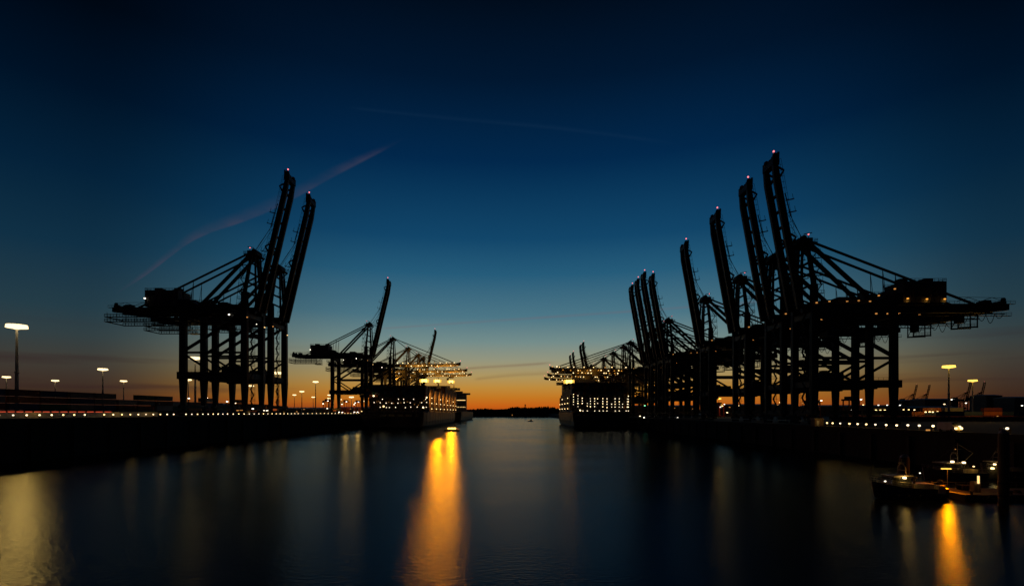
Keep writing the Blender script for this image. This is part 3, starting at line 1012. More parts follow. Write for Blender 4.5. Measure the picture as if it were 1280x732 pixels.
def ship(x0, x1, y0, y1, deck, label, lights, inner, house_y, bays, warm, side_lamps=0):
    """Container ship seen from astern. x0..x1 beam, y0 stern, y1 bow. lights: (px, py, size, glow) on the stern lashing bridge."""
    xm, b = (x0 + x1) / 2, (x1 - x0) / 2
    t = empty("container_ship", (xm, y0, 0), label, "ship")
    Ls = y1 - y0

    def section(y, bw, zk, flare=1.0):
        return [(-bw, y, deck), (-bw * flare, y, deck * 0.45), (-bw * flare * 0.97, y, 2.0), (-bw * flare * 0.86, y, zk), (bw * flare * 0.86, y, zk),
                (bw * flare * 0.97, y, 2.0), (bw * flare, y, deck * 0.45), (bw, y, deck)]
    rings = [section(0, b * 0.985, 1.1, 0.93), section(1.2, b, 0.8, 0.97), section(9, b, -0.6, 0.985), section(24, b, -2, 1.0), section(Ls * 0.75, b, -2, 1.0),
             section(Ls * 0.9, b * 0.72, -2, 0.86), section(Ls * 0.98, b * 0.22, -2, 0.5), section(Ls, b * 0.05, -1, 0.5)]
    MB().loft(rings).build("hull", M["hull_warm"] if warm else M["hull"], t)
    mb = MB()
    for y in (0.4, Ls * 0.75):
        pass
    mb.rail([(-b + .2, 0.5, deck), (b - .2, 0.5, deck)], 1.2, 2.2, 0.06)
    mb.build("stern_rail", M["white"], t)
    mb = MB()
    mb.rail([(inner * (b - .15), 2, deck), (inner * (b - .15), Ls * .74, deck)], 1.2, 4, 0.06)
    mb.build("side_rail", M["white"], t)
    # rubbing strakes and draught openings along the side that shows
    mb = MB()
    for i in range(12):
        y = 14 + i * Ls * 0.055
        mb.box(inner * b * 1.0 - 0.1, inner * b * 1.0 + 0.12, y, y + 0.5, 2.5, deck - 0.5)
    mb.build("hull_frame", M["hull_warm"], t)
    # stern mooring deck openings
    for k in range(7):
        x = -b * 0.82 + k * b * 0.27
        MB().box(x - 2.2, x + 2.2, -0.35, 0.1, deck - 3.6, deck - 1.5).build("mooring_port", M["glass"], t)
    # lashing bridges: frames between the container bays
    for bi, (ya, top) in enumerate(bays):
        ya -= y0
        mb = MB()
        yb = ya - 1.1
        hb = min(top, deck + 13)
        ncol = 9
        for i in range(ncol + 1):
            x = -b + 0.8 + (2 * b - 1.6) * i / ncol
            mb.box(x - .25, x + .25, yb - .35, yb + .35, deck, hb)
        zz = deck + 2.6
        while zz < hb + .1:
            mb.box(-b + .5, b - .5, yb - .55, yb + .55, zz - .12, zz)
            if bi == 0:
                mb.rail([(-b + .5, yb - .5, zz), (b - .5, yb - .5, zz)], 1.0, 2.4, 0.05)
            zz += 2.6
        lbo = mb.build("lashing_bridge", M["hull"], t)
        if bi and side_lamps:
            for z in (deck + 3.4, deck + 8.4, deck + 13.2)[:(3 if bi % 2 else 2)]:
                x = inner * (b + 0.25)
                MB().box(x - .3, x + .3, yb - .75, yb - .45, z - .3, z + .3).build("bridge_lamp", M["g_warm" if bi % 3 else "g_quay"], lbo)
            lamp("flank_fill", (xm + inner * (b + 6), yb + y0 - 6, deck + 14), side_lamps, SODIUM, .4, None, R(120), (-inner, 0.5, -0.25))  # unseen spot hung outboard, added to brighten the flank
    lb = [c for c in t.children if c.name.startswith("lashing_bridge")][0]
    yl = bays[0][0] - 1.9
    for (px, py, s, g) in lights:
        p = P(px, py, yl)
        q = p - Vector((xm, y0, 0))
        if abs(q.x) > b + 0.5:
            q.x = math.copysign(b + 0.3, q.x)
        MB().box(q.x - s, q.x + s, q.y - .15, q.y + .15, q.z - s * .9, q.z + s * .9).build("bridge_lamp", M[g], lb)
    # accommodation block with bridge wings and funnel
    hy = house_y - y0
    hz = deck + 33
    mb = MB()
    mb.box(-b * .86, b * .86, hy, hy + 11, deck, hz)
    mb.box(-b * .6, b * .6, hy + 1, hy + 9, hz, hz + 3)
    hs = mb.build("deckhouse", M["white"], t)
    for k in range(10):
        z = deck + 2.0 + k * 3.0
        MB().box(-b * .8, b * .8, hy - .06, hy - .003, z, z + 1.0).build("window", M["g_win"] if k % 4 == 2 else M["glass"], hs)
    mb = MB()
    mb.box(-b - 3.0, b + 3.0, hy + 2, hy + 6, hz - 3.2, hz - 0.4)
    mb.box(-b - 3.2, b + 3.2, hy + 1.8, hy + 6.2, hz - 0.4, hz - 0.1)
    mb.build("bridge_wing", M["white"], hs)
    mb = MB()
    mb.lathe((0, hy + 5, hz + 3), [(1.2, 0), (0.8, 6), (0.3, 12)], 8)
    mb.beam((-5, hy + 5, hz + 9), (5, hy + 5, hz + 9), 0.4, 0.5)
    mb.build("radar_mast", M["white"], hs)
    return t


LSL = [(x, 498.6, .30, "g_stern") for x in (478, 498, 504.6, 517, 532)] + [(x, 503 + random.uniform(-.6, .6), .32, "g_stern") for x in (467.7, 475.3, 482.7, 489.7, 497.4, 505.2, 512.8, 527, 535)] \
    + [(x, 508.6 + random.uniform(-.5, .5), .30, "g_stern") for x in (475.3, 483, 486.8, 494.4, 506.7, 513.5, 521.5, 532.8)] + [(479.5, 507.5, .6, "g_warm"), (529, 508.8, .62, "g_quay"), (467, 494.5, .62, "g_quay"), (537, 496.5, .5, "g_quay")] \
    + [(x, 501 + random.uniform(-1, 5), .22, "g_dim") for x in (471, 473.5, 486, 492, 501, 509, 518, 523, 525, 530)]
shipL = ship(-126.5, -73.5, 427, 738, 13.2, "floodlit container ship moored stern-on at the left quay, flank lit amber", LSL, 1, 690,
             [(441, 36.5)] + [(441 + 28.5 * i, 36) for i in range(1, 9)], True, 8000)
RSL = []
for cx, ys in ((207, (328, 352, 378, 400, 425)), (250, (340, 368, 392, 415, 445)), (292, (365, 390, 415)), (340, (415, 440)), (370, (368, 392, 418, 445)), (411, (368, 392, 418, 445)), (440, (370, 415)),
               (490, (368, 395, 418, 448)), (530, (370, 398, 422, 455)), (575, (422, 450)), (608, (370, 398, 422, 450)), (648, (370, 398, 422, 450)), (680, (422, 450)), (727, (373, 398, 422, 450)), (765, (345, 375, 398, 422, 450))):
    for yy in ys:
        RSL.append((690 + cx / 7.708, 450 + yy / 7.708, random.uniform(.24, .36), random.choice(("g_stern", "g_stern", "g_quay"))))
for cx in (298, 340, 412, 457, 493, 530, 610, 648, 715, 740):
    RSL.append((690 + cx / 7.708, 450 + 487 / 7.708, .36, "g_stern"))
RSL.append((690 + 272 / 7.708, 450 + 482 / 7.708, .6, "g_quay"))
shipR = ship(52, 102, 439, 610, 13.4, "container ship moored stern-on at the right quay with a grid of lamps on its stern", RSL, -1, 560,
             [(452, 39)] + [(452 + 26 * i, 38) for i in range(1, 5)], False, 160)
ship(-127, -76, 770, 1080, 14, "darker second ship moored beyond the floodlit left one, seen only past its bow", [(577, 517.5, .5, "g_white")], 1, 890,
     [(800 + 30 * i, 40) for i in range(3)], False)

# stern bays: every container on its own; the bays behind as masses of cargo


def bay(xa, xb, y, z0, n_tier, cols, side):
    nx = int((xb - xa) / 2.52)
    for i in range(nx):
        for k in range(n_tier):
            ci = random.choice((0, 0, 1, 3, 5, 2, 1))
            container(ci, (xa + (i + .5) * (xb - xa) / nx, y + CL / 2, z0 + k * (CH + 0.02)), R(90),
                      "shadowed container end in the stern stack of the %s ship" % side, "stacked containers on the %s ship's stern" % side)


bay(-125.8, -74.2, 441.2, 13.3 + 13.0, 4, 20, "left")
bay(52.8, 101.2, 452.2, 13.5 + 15.6, 4, 18, "right")


def cargo(x0, x1, bays, name):
    """Bays behind the stern stack, one mass with the joints of every container."""
    mb = MB()
    for (y, z0, hs) in bays:
        nx = int((x1 - x0) / 2.52)
        for i in range(nx):
            k = hs + random.choice((0, 0, 0, -1, 0))
            for q in range(k):
                x = x0 + (i + .5) * (x1 - x0) / nx
                mb.box(x - CW / 2, x + CW / 2, y, y + CL, z0 + q * 2.61, z0 + q * 2.61 + CH)
    return mb


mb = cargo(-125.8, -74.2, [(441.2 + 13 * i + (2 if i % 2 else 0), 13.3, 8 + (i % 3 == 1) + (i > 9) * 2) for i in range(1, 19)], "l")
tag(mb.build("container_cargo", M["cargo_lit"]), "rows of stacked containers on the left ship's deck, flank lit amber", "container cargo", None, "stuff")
mb = cargo(-125.8, -74.2, [(441.2, 13.3, 5)], "l")
mb = cargo(52.8, 101.2, [(452.2 + 13 * i, 13.5, 9 - (i > 3) - (i > 6)) for i in range(1, 9)], "r")
tag(mb.build("container_cargo", M["cargo_dark"]), "rows of stacked containers on the right ship's deck, flank edged in orange light", "container cargo", None, "stuff")

# ------------------------------------------------------------------ light masts


def light_mast(px, py, Y, zb, label, group, sodium=False, sc=1.0, power=0.0, lower=False):
    p = P(px, py, Y)
    h = p.z - zb
    t = empty("light_mast", (p.x, p.y, zb), label, "light mast", group)
    mb = MB()
    mb.lathe((0, 0, 0), [(0.75 * sc, 0), (0.7 * sc, 0.3), (0.55 * sc, 0.32), (0.5 * sc, h * .4), (0.34 * sc, h * .75), (0.26 * sc, h + 0.6)], 12)
    mb.lathe((0, 0, h * .48), [(.5 * sc, 0), (.66 * sc, .1), (.66 * sc, .5), (.5 * sc, .6)], 12)
    mb.build("pole", M["pole"], t)
    mb = MB()
    n = 12
    rr = 2.0 * sc
    ring = [Vector((rr * math.cos(2 * math.pi * i / n), rr * math.sin(2 * math.pi * i / n), h + .35)) for i in range(n + 1)]
    mb.path(ring, 0.12 * sc, 5)
    for i in range(0, n, 2):
        mb.tube((0, 0, h + .5), ring[i], .09 * sc, 4)
    mb.lathe((0, 0, h + .1), [(.5 * sc, 0), (.6 * sc, .3), (.3 * sc, .8)], 10)
    hd = mb.build("lamp_ring", M["galv"], t)
    g = M["g_sodium"] if sodium else M["g_mast"]
    for i in range(n):
        q = ring[i] * 1.0
        d = Vector((q.x, q.y, 0)).normalized()
        mb = MB()
        c = Vector((q.x, q.y, h)) + d * .15
        mb.beam(c - d * .62 * sc + Vector((0, 0, -.16)), c + d * .5 * sc + Vector((0, 0, .1)), 1.05 * sc, 1.0 * sc)
        mb.build("lamp", g, hd)
    MB().lathe((0, 0, h - .62 * sc), [(.5 * sc, -.25 * sc), (1.3 * sc, .05 * sc), (1.75 * sc, .5 * sc), (1.6 * sc, .85 * sc)], 12).build("bowl_lens", g, hd)
    if power:
        c = SODIUM if sodium else WARM
        lamp("mast_light", (p.x - p.x / p.length * 2.4 * sc, p.y - p.y / p.length * 2.4 * sc, p.z - 0.3 * sc), power, c, 1.6 * sc, None, R(110), (-p.x * 0.5, -p.y, -p.y * 0.45))
    return t


GM = "floodlight masts of the container yards"
for px, py, Y, lab, sc, pw in (
    (21, 408, 232, "tall floodlight mast with a big glowing lamp ring at the far left", 1.42, 42000),
    (8, 471, 387, "small light mast at the left edge, left of the tall bright mast", .9, 0),
    (69, 475.5, 426, "small light mast just right of the tall bright mast", .9, 0),
    (128.5, 461.5, 315, "mid-sized light mast halfway between the tall bright mast and the cranes", 0.95, 0),
    (154.5, 476, 436, "small light mast standing right beside the mid-sized one", .9, 0),
    (244, 447.5, 345, "big light mast glowing behind the landside legs of the front left crane", 1.3, 1800),
    (235.5, 474.5, 430, "light mast below the big one, seen under the crane's portal beam at its landside", .9, 0),
    (314, 482, 500, "light mast seen in the middle bay between the left crane pair's legs", .9, 0),
    (347.5, 466, 420, "light mast behind the waterside legs of the tall left crane pair", 1.3, 1200),
    (394.5, 477, 520, "tallest light mast between the tall left pair and the lone crane", 1.0, 0),
    (377.3, 489, 640, "shorter light mast left of the tallest one between the crane groups", 1.0, 0),
    (368, 493.3, 720, "tiny light mast nearest the tall crane pair, low on the horizon", .9, 0),
    (391.5, 496, 700, "tiny low light mast tucked beside the tallest mast's pole", .8, 0),
    (411.8, 493.5, 620, "upper of two small mast lamps beside the lone crane's landside leg", .8, 0),
    (411.0, 497.6, 660, "lower of two small mast lamps beside the lone crane's landside leg", .7, 0),
    (425.5, 499, 700, "tiny mast lamp between the lone crane's landside legs", .7, 0),
    (439.3, 496, 600, "mast lamp shining between the legs under the lone crane", 1.0, 0),
    (454, 501, 600, "warm mast lamp low beside the lone crane's waterside legs", .9, 0),
):
    light_mast(px, py, Y, ZL, lab, GM, False, sc, pw)
light_mast(1186, 458, 298, ZR, "taller yellow sodium light mast over the yard behind the right cranes", GM, True, 1.15, 3000)
light_mast(1215.8, 475.5, 425, ZR, "smaller yellow sodium light mast among the tiny skyline cranes", GM, True, 1.15, 3000)
light_mast(898.5, 498, 560, ZR, "small sodium mast lamp seen between the legs of the right cranes", GM, True, .9, 3000)

# ------------------------------------------------------------------ small lamps along the quay edges
def edge_lamp_proto(g):
    mb = MB()
    mb.tube((0, 0, 0), (0, 0, 0.72), 0.07, 6)
    mb.box(-.12, .12, -.12, .12, 0, .06)
    post = mb.mesh("post", M["galv"])
    mb = MB()
    mb.lathe((0, 0, .72), [(.12, 0), (.21, .08), (.21, .28), (.12, .36)], 8)
    return post, mb.mesh("lens", M[g])


PL2 = [edge_lamp_proto(g) for g in ("g_quay", "g_quay", "g_stern", "g_warm")]


def edge_lamp(x, y, z, label, group):
    o = empty("quay_lamp", (x, y, z), label, "lamp", group)
    pl = random.choice(PL2)
    link("post", pl[0], o)
    link("lens", pl[1], o)
    return o


ys, y = [], 134.1
while y < 470:
    ys.append(y)
    y += 3.85 if y < 240 else (5.0 if y < 320 else 7.5)
for i, y in enumerate(ys):
    if abs(y - 163.5) < 2 or abs(y - 208.8) < 2:
        continue
    s = 1.0
    o = edge_lamp(WL - 0.9, y, ZL + 0.13, "small warm lamp on a short post in the long row edging the left quay", "lamp row on the left quay edge")
    o.scale = (s, s, s)
    if i % 4 == 0 and y < 320:
        lamp("edge_light", (WL - 0.4, y, ZL + 1.5), 60, WARM, 0.25)
for i, px in enumerate((1033.5, 1040.5, 1050, 1061.5, 1071.8, 1082.5, 1094, 1107.4, 1120.5, 1134.5, 1148.8, 1166, 1199, 1258.6)):
    Y = WR * F / (px - 640) * 1.008
    o = edge_lamp(WR + .9, Y, ZR + 0.13, "warm lamp on a short post in the row edging the right quay", "lamp row on the right quay edge")
    if px > 1190:
        o["label"] = "bright separate quay lamp by the dark cabinet, nearest the right edge" if px > 1250 else "bright quay lamp just right of the van's glaring headlamps"
    s = 1.15 if px < 1130 else 1.3
    o.scale = (s, s, s)
    lamp("edge_light", (WR + .9, Y - .4, ZR + 1.35), 26, WARM, 0.25)
# red glowing dashes standing in for tail-light trails, on the barrier behind the left lamp row
mb = MB()
mb.box(-.5, .5, -.05, .05, 0, .06)
for i in range(13):
    px = 3 + i * 11.0
    Y = 137.0 * F / (640 - px)
    ln = 0.36 * 11.0 * Y * Y / (137.0 * F)
    o = MB().box(-.10, .10, -ln, ln, -.09, .09).build("tail_light_dash", M["g_red"], None, (-137.0, Y, ZL + 1.95))
    tag(o, "red dash standing in for a tail-light trail behind the left quay's lamps", "light trail dash", "red tail-light dashes on the left quay")
t = empty("barrier", (-137.2, 172, ZL), "low dark barrier under the red tail-light dashes at the left end of the quay", "barrier")
MB().box(-.12, .098, -40, 26, 0, 1.85).build("panel", M["galv"], t)

# ------------------------------------------------------------------ container yards
# left yard: stacks along the rails, dark against the sky
nst = 0
for i in range(18):
    y = 168 + i * 13.1
    hgt = (4, 4, 4, 4, 4, 4, 3, 4, 4, 3, 3, 4, 3, 3, 4, 3, 3, 3)[i]
    for k in range(hgt):
        ci = random.choice((0, 0, 1, 1, 3, 5, 2))
        pale = (i, k) in ((6, 2), (8, 1), (9, 2))
        container(4 if pale else ci, (-186 - (i % 2) * 0.4, y, ZL + k * 2.61), R(90),
                  "pale container with a dim lit end in the dark stacks on the left quay" if pale else "dark container in the long row of stacks on the left quay",
                  "pale containers of the left quay stacks" if pale else "container stacks on the left quay")
# right yard: rows facing the basin
row = []
for i in range(12):
    x = 232 + i * 13.0
    for k in range((2, 3, 1, 2, 3, 3, 2, 3, 2, 2, 3, 1)[i]):
        row.append((i, x, k))
lettered = None
for i, x, k in row:
    ci = (0, 3, 2, 0, 2, 1, 0, 0, 5, 0, 3, 1)[(i * 3 + k * 5) % 12]
    if (i, k) == (4, 2):
        o = container(2, (282, 345, ZR + k * 2.61), 0, "orange container with white lettering on top of a stack in the right yard")
        cu = bpy.data.curves.new("lettering", 'FONT')
        cu.body = "ONE"
        cu.size, cu.align_x, cu.extrude = 2.0, 'CENTER', 0.01
        cu.materials.append(M["white"])
        tmp = bpy.data.objects.new("lettering_curve", cu)
        col.objects.link(tmp)
        bpy.context.view_layer.update()
        me = bpy.data.meshes.new_from_object(tmp.evaluated_get(bpy.context.evaluated_depsgraph_get()))
        bpy.data.objects.remove(tmp)
        tx = link("lettering", me, o, (0, -CW / 2 - 0.03, 0.6))
        tx.rotation_euler = (R(90), 0, 0)
        continue
    container(ci, (x if i != 4 else 282, 345 + random.uniform(-.2, .2), ZR + k * 2.61), 0, "unlettered container in the row of stacks in the right yard", "container stacks in the right yard")
for i in range(9):
    for k in range((1, 1, 2, 1, 2, 1, 1, 2, 1)[i]):
        container(random.choice((0, 1, 3, 0)), (168 + i * 13.2, 258 + (i % 2) * .3, ZR + k * 2.61), 0, "dark container in the low front row of the right yard", "low front container row of the right yard")
# unseen sodium lamps added to brighten the right yard's containers
lamp("yard_fill", (285, 312, ZR + 15), 5000, SODIUM, .6)
lamp("yard_fill", (318, 322, ZR + 12), 3000, SODIUM, .6)
for px, py, Y, lab in ((1157, 514.6, 338, 0), (1162, 514.4, 338, 0), (1166, 514.6, 338, 0), (1172, 514.2, 338, 0)):
    o = MB().box(-.45, .45, -.2, .2, -.3, .3).build("wall_lamp", M["g_warm"], None, P(px, py, Y))
    tag(o, "small warm lamp in the strip under the lettered orange container", "lamp", "lamps under the lettered container")

# straddle carriers


def straddle(loc, label, rz=0.0, lit=True):
    t = empty("straddle_carrier", loc, label, "straddle carrier", "straddle carriers", rz)
    for s in (-1, 1):
        for y in (-3.2, 3.2):
            MB().beam((s * 2.3, y, 1.2), (s * 2.3, y, 11.5), .5, .6).build("leg", M["red_paint"], t)
        MB().beam((s * 2.3, -5, 1.3), (s * 2.3, 5, 1.3), .6, .9).build("side_beam", M["red_paint"], t)
        for k in range(4):
            y = -4 + k * 2.67
            MB().tube((s * 2.3 - .25, y, .75), (s * 2.3 + .25, y, .75), .75, 14).build("wheel", M["rubber"], t)
    MB().box(-2.7, 2.7, -4.2, 4.2, 11.5, 12.5).build("top_frame", M["red_paint"], t)
    MB().box(-1.8, 1.8, -1.5, 3, 12.5, 14).build("engine_house", M["house"], t)
    MB().box(-2.6, -.6, -5.4, -4.21, 10.2, 12.4).build("driver_cab", M["white"], t)
    for x in (-2.2, 2.2):
        MB().box(x - .5, x + .5, -4.5, -4.25, 11.9 if x > 0 else 9.4, 12.4 if x > 0 else 9.9).build("headlamp", M["g_white"], t)
    return t


for px, Y, lab in ((409, 470, "red straddle carrier beside the lone crane's landside legs"), (432, 505, "red straddle carrier between the legs under the lone crane"),
                   (447, 520, "red straddle carrier working near the lone crane's waterside legs")):
    straddle(((px - 640) / F * Y, Y, ZL), lab)
for px, Y, lab in ((1016, 330, "straddle carrier seen between the legs of the front right crane"), (899, 480, "straddle carrier beyond the cluster of right cranes"),
                   (1064, 300, "straddle carrier parked beneath the front right crane's girder")):
    straddle(((px - 640) / F * Y, Y, ZR), lab, .3)
lamp("carrier_light", P(432, 505, 490), 1500, WARM, .5)
lamp("carrier_light", P(447, 508, 505), 1500, SODIUM, .5)
lamp("carrier_light", P(905, 508, 470), 700, SODIUM, .5)

# scattered yard lamps on posts
def yard_lamp(px, py, Y, g, zb, label, s=.6, grp=None):
    p = P(px, py, Y)
    t = empty("yard_lamp", (p.x, p.y, zb), label, "lamp", grp)
    MB().tube((0, 0, 0), (0, 0, max(.6, p.z - zb)), .12, 6).build("post", M["galv"], t)
    MB().box(-s, s, -.2, .2, p.z - zb, p.z - zb + s * .9).build("lamp_head", M[g], t)


for px, py, Y, g in ((806, 507, 440, "g_green"), (800, 520, 440, "g_quay"), (805, 522, 440, "g_white"), (812, 519, 440, "g_warm"), (840, 518, 460, "g_warm"), (847, 522, 460, "g_white"), (833, 524, 460, "g_quay"), (838, 525.5, 455, "g_white"),
                     (848, 496.5, 520, "g_warm"), (857, 497, 520, "g_warm"), (870, 496.8, 520, "g_warm"), (858, 507, 500, "g_warm"), (866, 511, 480, "g_dim"), (866, 515, 480, "g_warm"), (843, 510, 480, "g_dim"), (834, 509, 470, "g_white"),
                     (903, 507.5, 420, "g_warm"), (909, 515.7, 420, "g_quay"), (923, 507, 420, "g_warm"), (912, 509, 420, "g_dim"), (972, 506, 300, "g_dim"), (975, 503, 300, "g_warm"), (1003, 495, 290, "g_dim"), (1007, 504, 290, "g_warm"), (1003, 504, 290, "g_dim"),
                     (1067, 504, 330, "g_white"), (1065, 513, 330, "g_white"), (1079, 506, 330, "g_warm"), (1095, 512.5, 300, "g_warm"), (1100.5, 512.5, 300, "g_warm"), (1106, 512.5, 300, "g_warm"), (1098, 506.3, 500, "g_white"), (1109, 506.3, 500, "g_white"),
                     (1125, 506.4, 500, "g_white"), (1129.5, 512, 330, "g_warm"), (1136, 512, 330, "g_warm"), (1143, 512.2, 330, "g_quay"), (1180.5, 505.2, 420, "g_quay"), (1189.5, 499.5, 480, "g_white"), (1186.5, 499.4, 480, "g_white"), (1207.5, 503.8, 460, "g_white"),
                     (1277.5, 507, 420, "g_white"), (1276.5, 515.5, 400, "g_white"), (1278.5, 517.8, 400, "g_warm"), (1115, 501.5, 700, "g_white"), (1247, 520, 330, "g_dim"), (1160, 538.0, 128, "g_dim")):
    side = "g" if px < 900 else "r"
    nm = {"g_green": "green", "g_quay": "bright cream", "g_white": "cool white", "g_warm": "warm yellow", "g_dim": "dim orange"}[g]
    if px < 815:
        where = "beside the right ship's quayside corner"
    elif px < 935:
        where = "low among the legs of the right crane cluster"
    elif px < 1015:
        where = "between the legs of the front right cranes"
    elif px < 1115:
        where = "in the yard behind the front right crane's landside legs"
    elif px < 1215:
        where = "among the container rows near the yellow masts"
    else:
        where = "at the far right end of the container yard"
    yard_lamp(px, py, Y, g, ZR if py < 524 else ZR - .2, "small %s yard lamp %s" % (nm, where), (.55 if Y > 350 else .38), "%s yard lamps %s" % (nm, where))
for px, py, Y, g in ((294, 504, 330, "g_quay"), (284, 502, 330, "g_white"), (258.5, 497.6, 330, "g_white"), (236, 498, 330, "g_white"), (301, 513.2, 260, "g_dim"), (304, 513.2, 260, "g_dim"), (297, 513.2, 260, "g_dim"), (316, 511, 300, "g_white"), (330, 513.5, 300, "g_white"), (334, 513.5, 300, "g_white"),
                     (424, 515, 460, "g_white"), (428, 515.2, 460, "g_white"), (443, 515, 460, "g_white"), (447, 515, 460, "g_white"), (452, 514, 460, "g_warm"), (409, 510.5, 500, "g_white"), (380, 511.5, 400, "g_dim"), (371, 514.5, 380, "g_dim"), (438, 511, 480, "g_dim"), (444, 503.5, 500, "g_white")):
    nm = {"g_quay": "bright cream", "g_white": "cool white", "g_warm": "warm yellow", "g_dim": "dim orange"}[g]
    where = "between the legs of the tall left crane pair" if px < 360 else ("in the gap right of the tall left crane pair" if px < 405 else "under the lone crane on the left quay")
    yard_lamp(px, py, Y, g, ZL, "small %s lamp %s" % (nm, where), .5, "%s lamps %s" % (nm, where))

# far sheds behind the right yard


def warehouse(x0, x1, y, h, depth, label, lit=False):
    t = empty("warehouse", ((x0 + x1) / 2, y, ZR), label, "warehouse")
    w = (x1 - x0) / 2
    MB().box(-w, w, 0, depth, 0, h).build("wall", M["brick"], t)
    mb = MB()
    mb.loft([[(-w - .6, -.6, h), (w + .6, -.6, h), (w + .6, depth + .6, h), (-w - .6, depth + .6, h)],
             [(-w - .6, -.6, h + .5), (w + .6, -.6, h + .5), (w + .6, depth + .6, h + .5), (-w - .6, depth + .6, h + .5)],
             [(-w, depth * .45, h + 2.4), (w, depth * .45, h + 2.4), (w, depth * .55, h + 2.4), (-w, depth * .55, h + 2.4)]])
    mb.build("roof", M["roof"], t)
    k = int(w / 6)
    for i in range(k):
        x = -w + (i + .5) * 2 * w / k
        MB().box(x - 2, x + 2, -.12, -.003, 0.1, min(5, h * .6)).build("door", M["galv"], t)
    return t


for px0, px1, py, Y, lab in ((1128, 1150, 499, 900, "low dark shed on the skyline just right of the front right crane's outer leg"), (1156, 1198, 497.5, 760, "long pale-roofed shed on the skyline behind the taller yellow mast"),
                             (1233, 1253, 492.5, 820, "boxy tall shed on the skyline right of the tiny cranes"), (1254, 1262, 497.5, 800, "short low shed beside the boxy one on the skyline"),
                             (1268, 1300, 495, 700, "dark shed cut by the right edge of the view")):
    zt = H + (515 - py) / F * Y
    warehouse((px0 - 640) / F * Y, (px1 - 640) / F * Y, Y, zt - ZR - 2.4, 30, lab)
for px0, px1, py, Y, lab in ((188, 212, 496.5, 430, "low shed with a pale roof line left of the tall left crane pair"),):
    t = warehouse((px0 - 640) / F * Y, (px1 - 640) / F * Y, Y, 8.5, 20, lab)
    t.location.z = ZL

for x0, x1, Y, hh, zb, lab in ((150, 232, 640, 11.5, ZR, "long dark transit shed beyond the legs of the tight right crane cluster"), (240, 338, 610, 12.5, ZR, "long dark transit shed beyond the legs of the second and third right cranes"),
                            (346, 455, 590, 11.0, ZR, "long dark transit shed beyond the landside legs of the front right crane"), (462, 560, 640, 10.0, ZR, "low dark transit shed beyond the first container rows of the right yard"),
                            (-330, -262, 720, 6.5, ZL, "low dark shed on the horizon just right of the tall left crane pair"), (-254, -190, 740, 7.5, ZL, "low dark shed on the horizon beneath the lone left crane"),
                            (-420, -345, 640, 8.0, ZL, "low dark shed on the horizon behind the tall left crane pair's legs")):
    t = warehouse(x0, x1, Y, hh, 30, lab)
    t.location.z = zb

# van with glaring headlamps on the right quay
p = P(1181, 534.2, 121)
t = empty("van", (p.x + 2.2, p.y + 1.2, ZR), "pale van with glaring headlamps parked on the right quay apron", "van")
prof = [(-2.4, .5), (2.5, .5), (2.5, 2.2), (1.9, 2.35), (-1.5, 2.35), (-2.0, 1.5), (-2.4, 1.3)]
MB().loft([[(0.95 * s, x, z) for x, z in prof] for s in (-1, 1)]).build("body", M["white"], t)
MB().box(-.8, .8, -2.02, -1.7, 1.55, 2.2).build("windscreen", M["glass"], t)
for s in (-1, 1):
    for yy in (-1.5, 1.6):
        MB().tube((s * .75, yy, .38), (s * .98, yy, .38), .38, 14).build("wheel", M["rubber"], t)
    MB().box(s * .65 - .3, s * .65 + .3, -2.5, -2.4, .75, 1.15).build("headlamp", M["g_mast"], t)
lamp("van_light", (p.x + 2.2, p.y - 2.2, ZR + 1.0), 60, WARM, .3)
t = empty("cabinet", (WR + 1.6, 109.6, ZR), "dark steel cabinet on the right quay edge under a bright lamp", "cabinet")
MB().box(-.9, .9, -.4, .4, .1, 1.3).build("housing", M["house"], t)
MB().box(-.95, .95, -.45, .45, 1.303, 1.4).build("lid", M["galv"], t)
MB().box(-.85, -.03, -.44, -.403, .2, 1.25).build("door", M["galv"], t)

# orange hut by the front right crane
p = P(1026, 527, 172)
t = empty("hut", (p.x, p.y + 2, ZR), "small orange-lit hut on the right quay left of the lamp row", "hut")
MB().box(-1.5, 1.5, -1.2, 1.2, 0, 2.5).build("wall", M["deck"], t)
MB().box(-1.7, 1.7, -1.4, 1.4, 2.503, 2.65).build("roof", M["galv"], t)
MB().box(-.9, -.1, -1.24, -1.203, .05, 2.0).build("door", M["galv"], t)
lamp("hut_light", (p.x - .5, p.y - 2.5, ZR + 2.4), 40, SODIUM, .15)

# ------------------------------------------------------------------ moored boats, pontoon and piles at the right


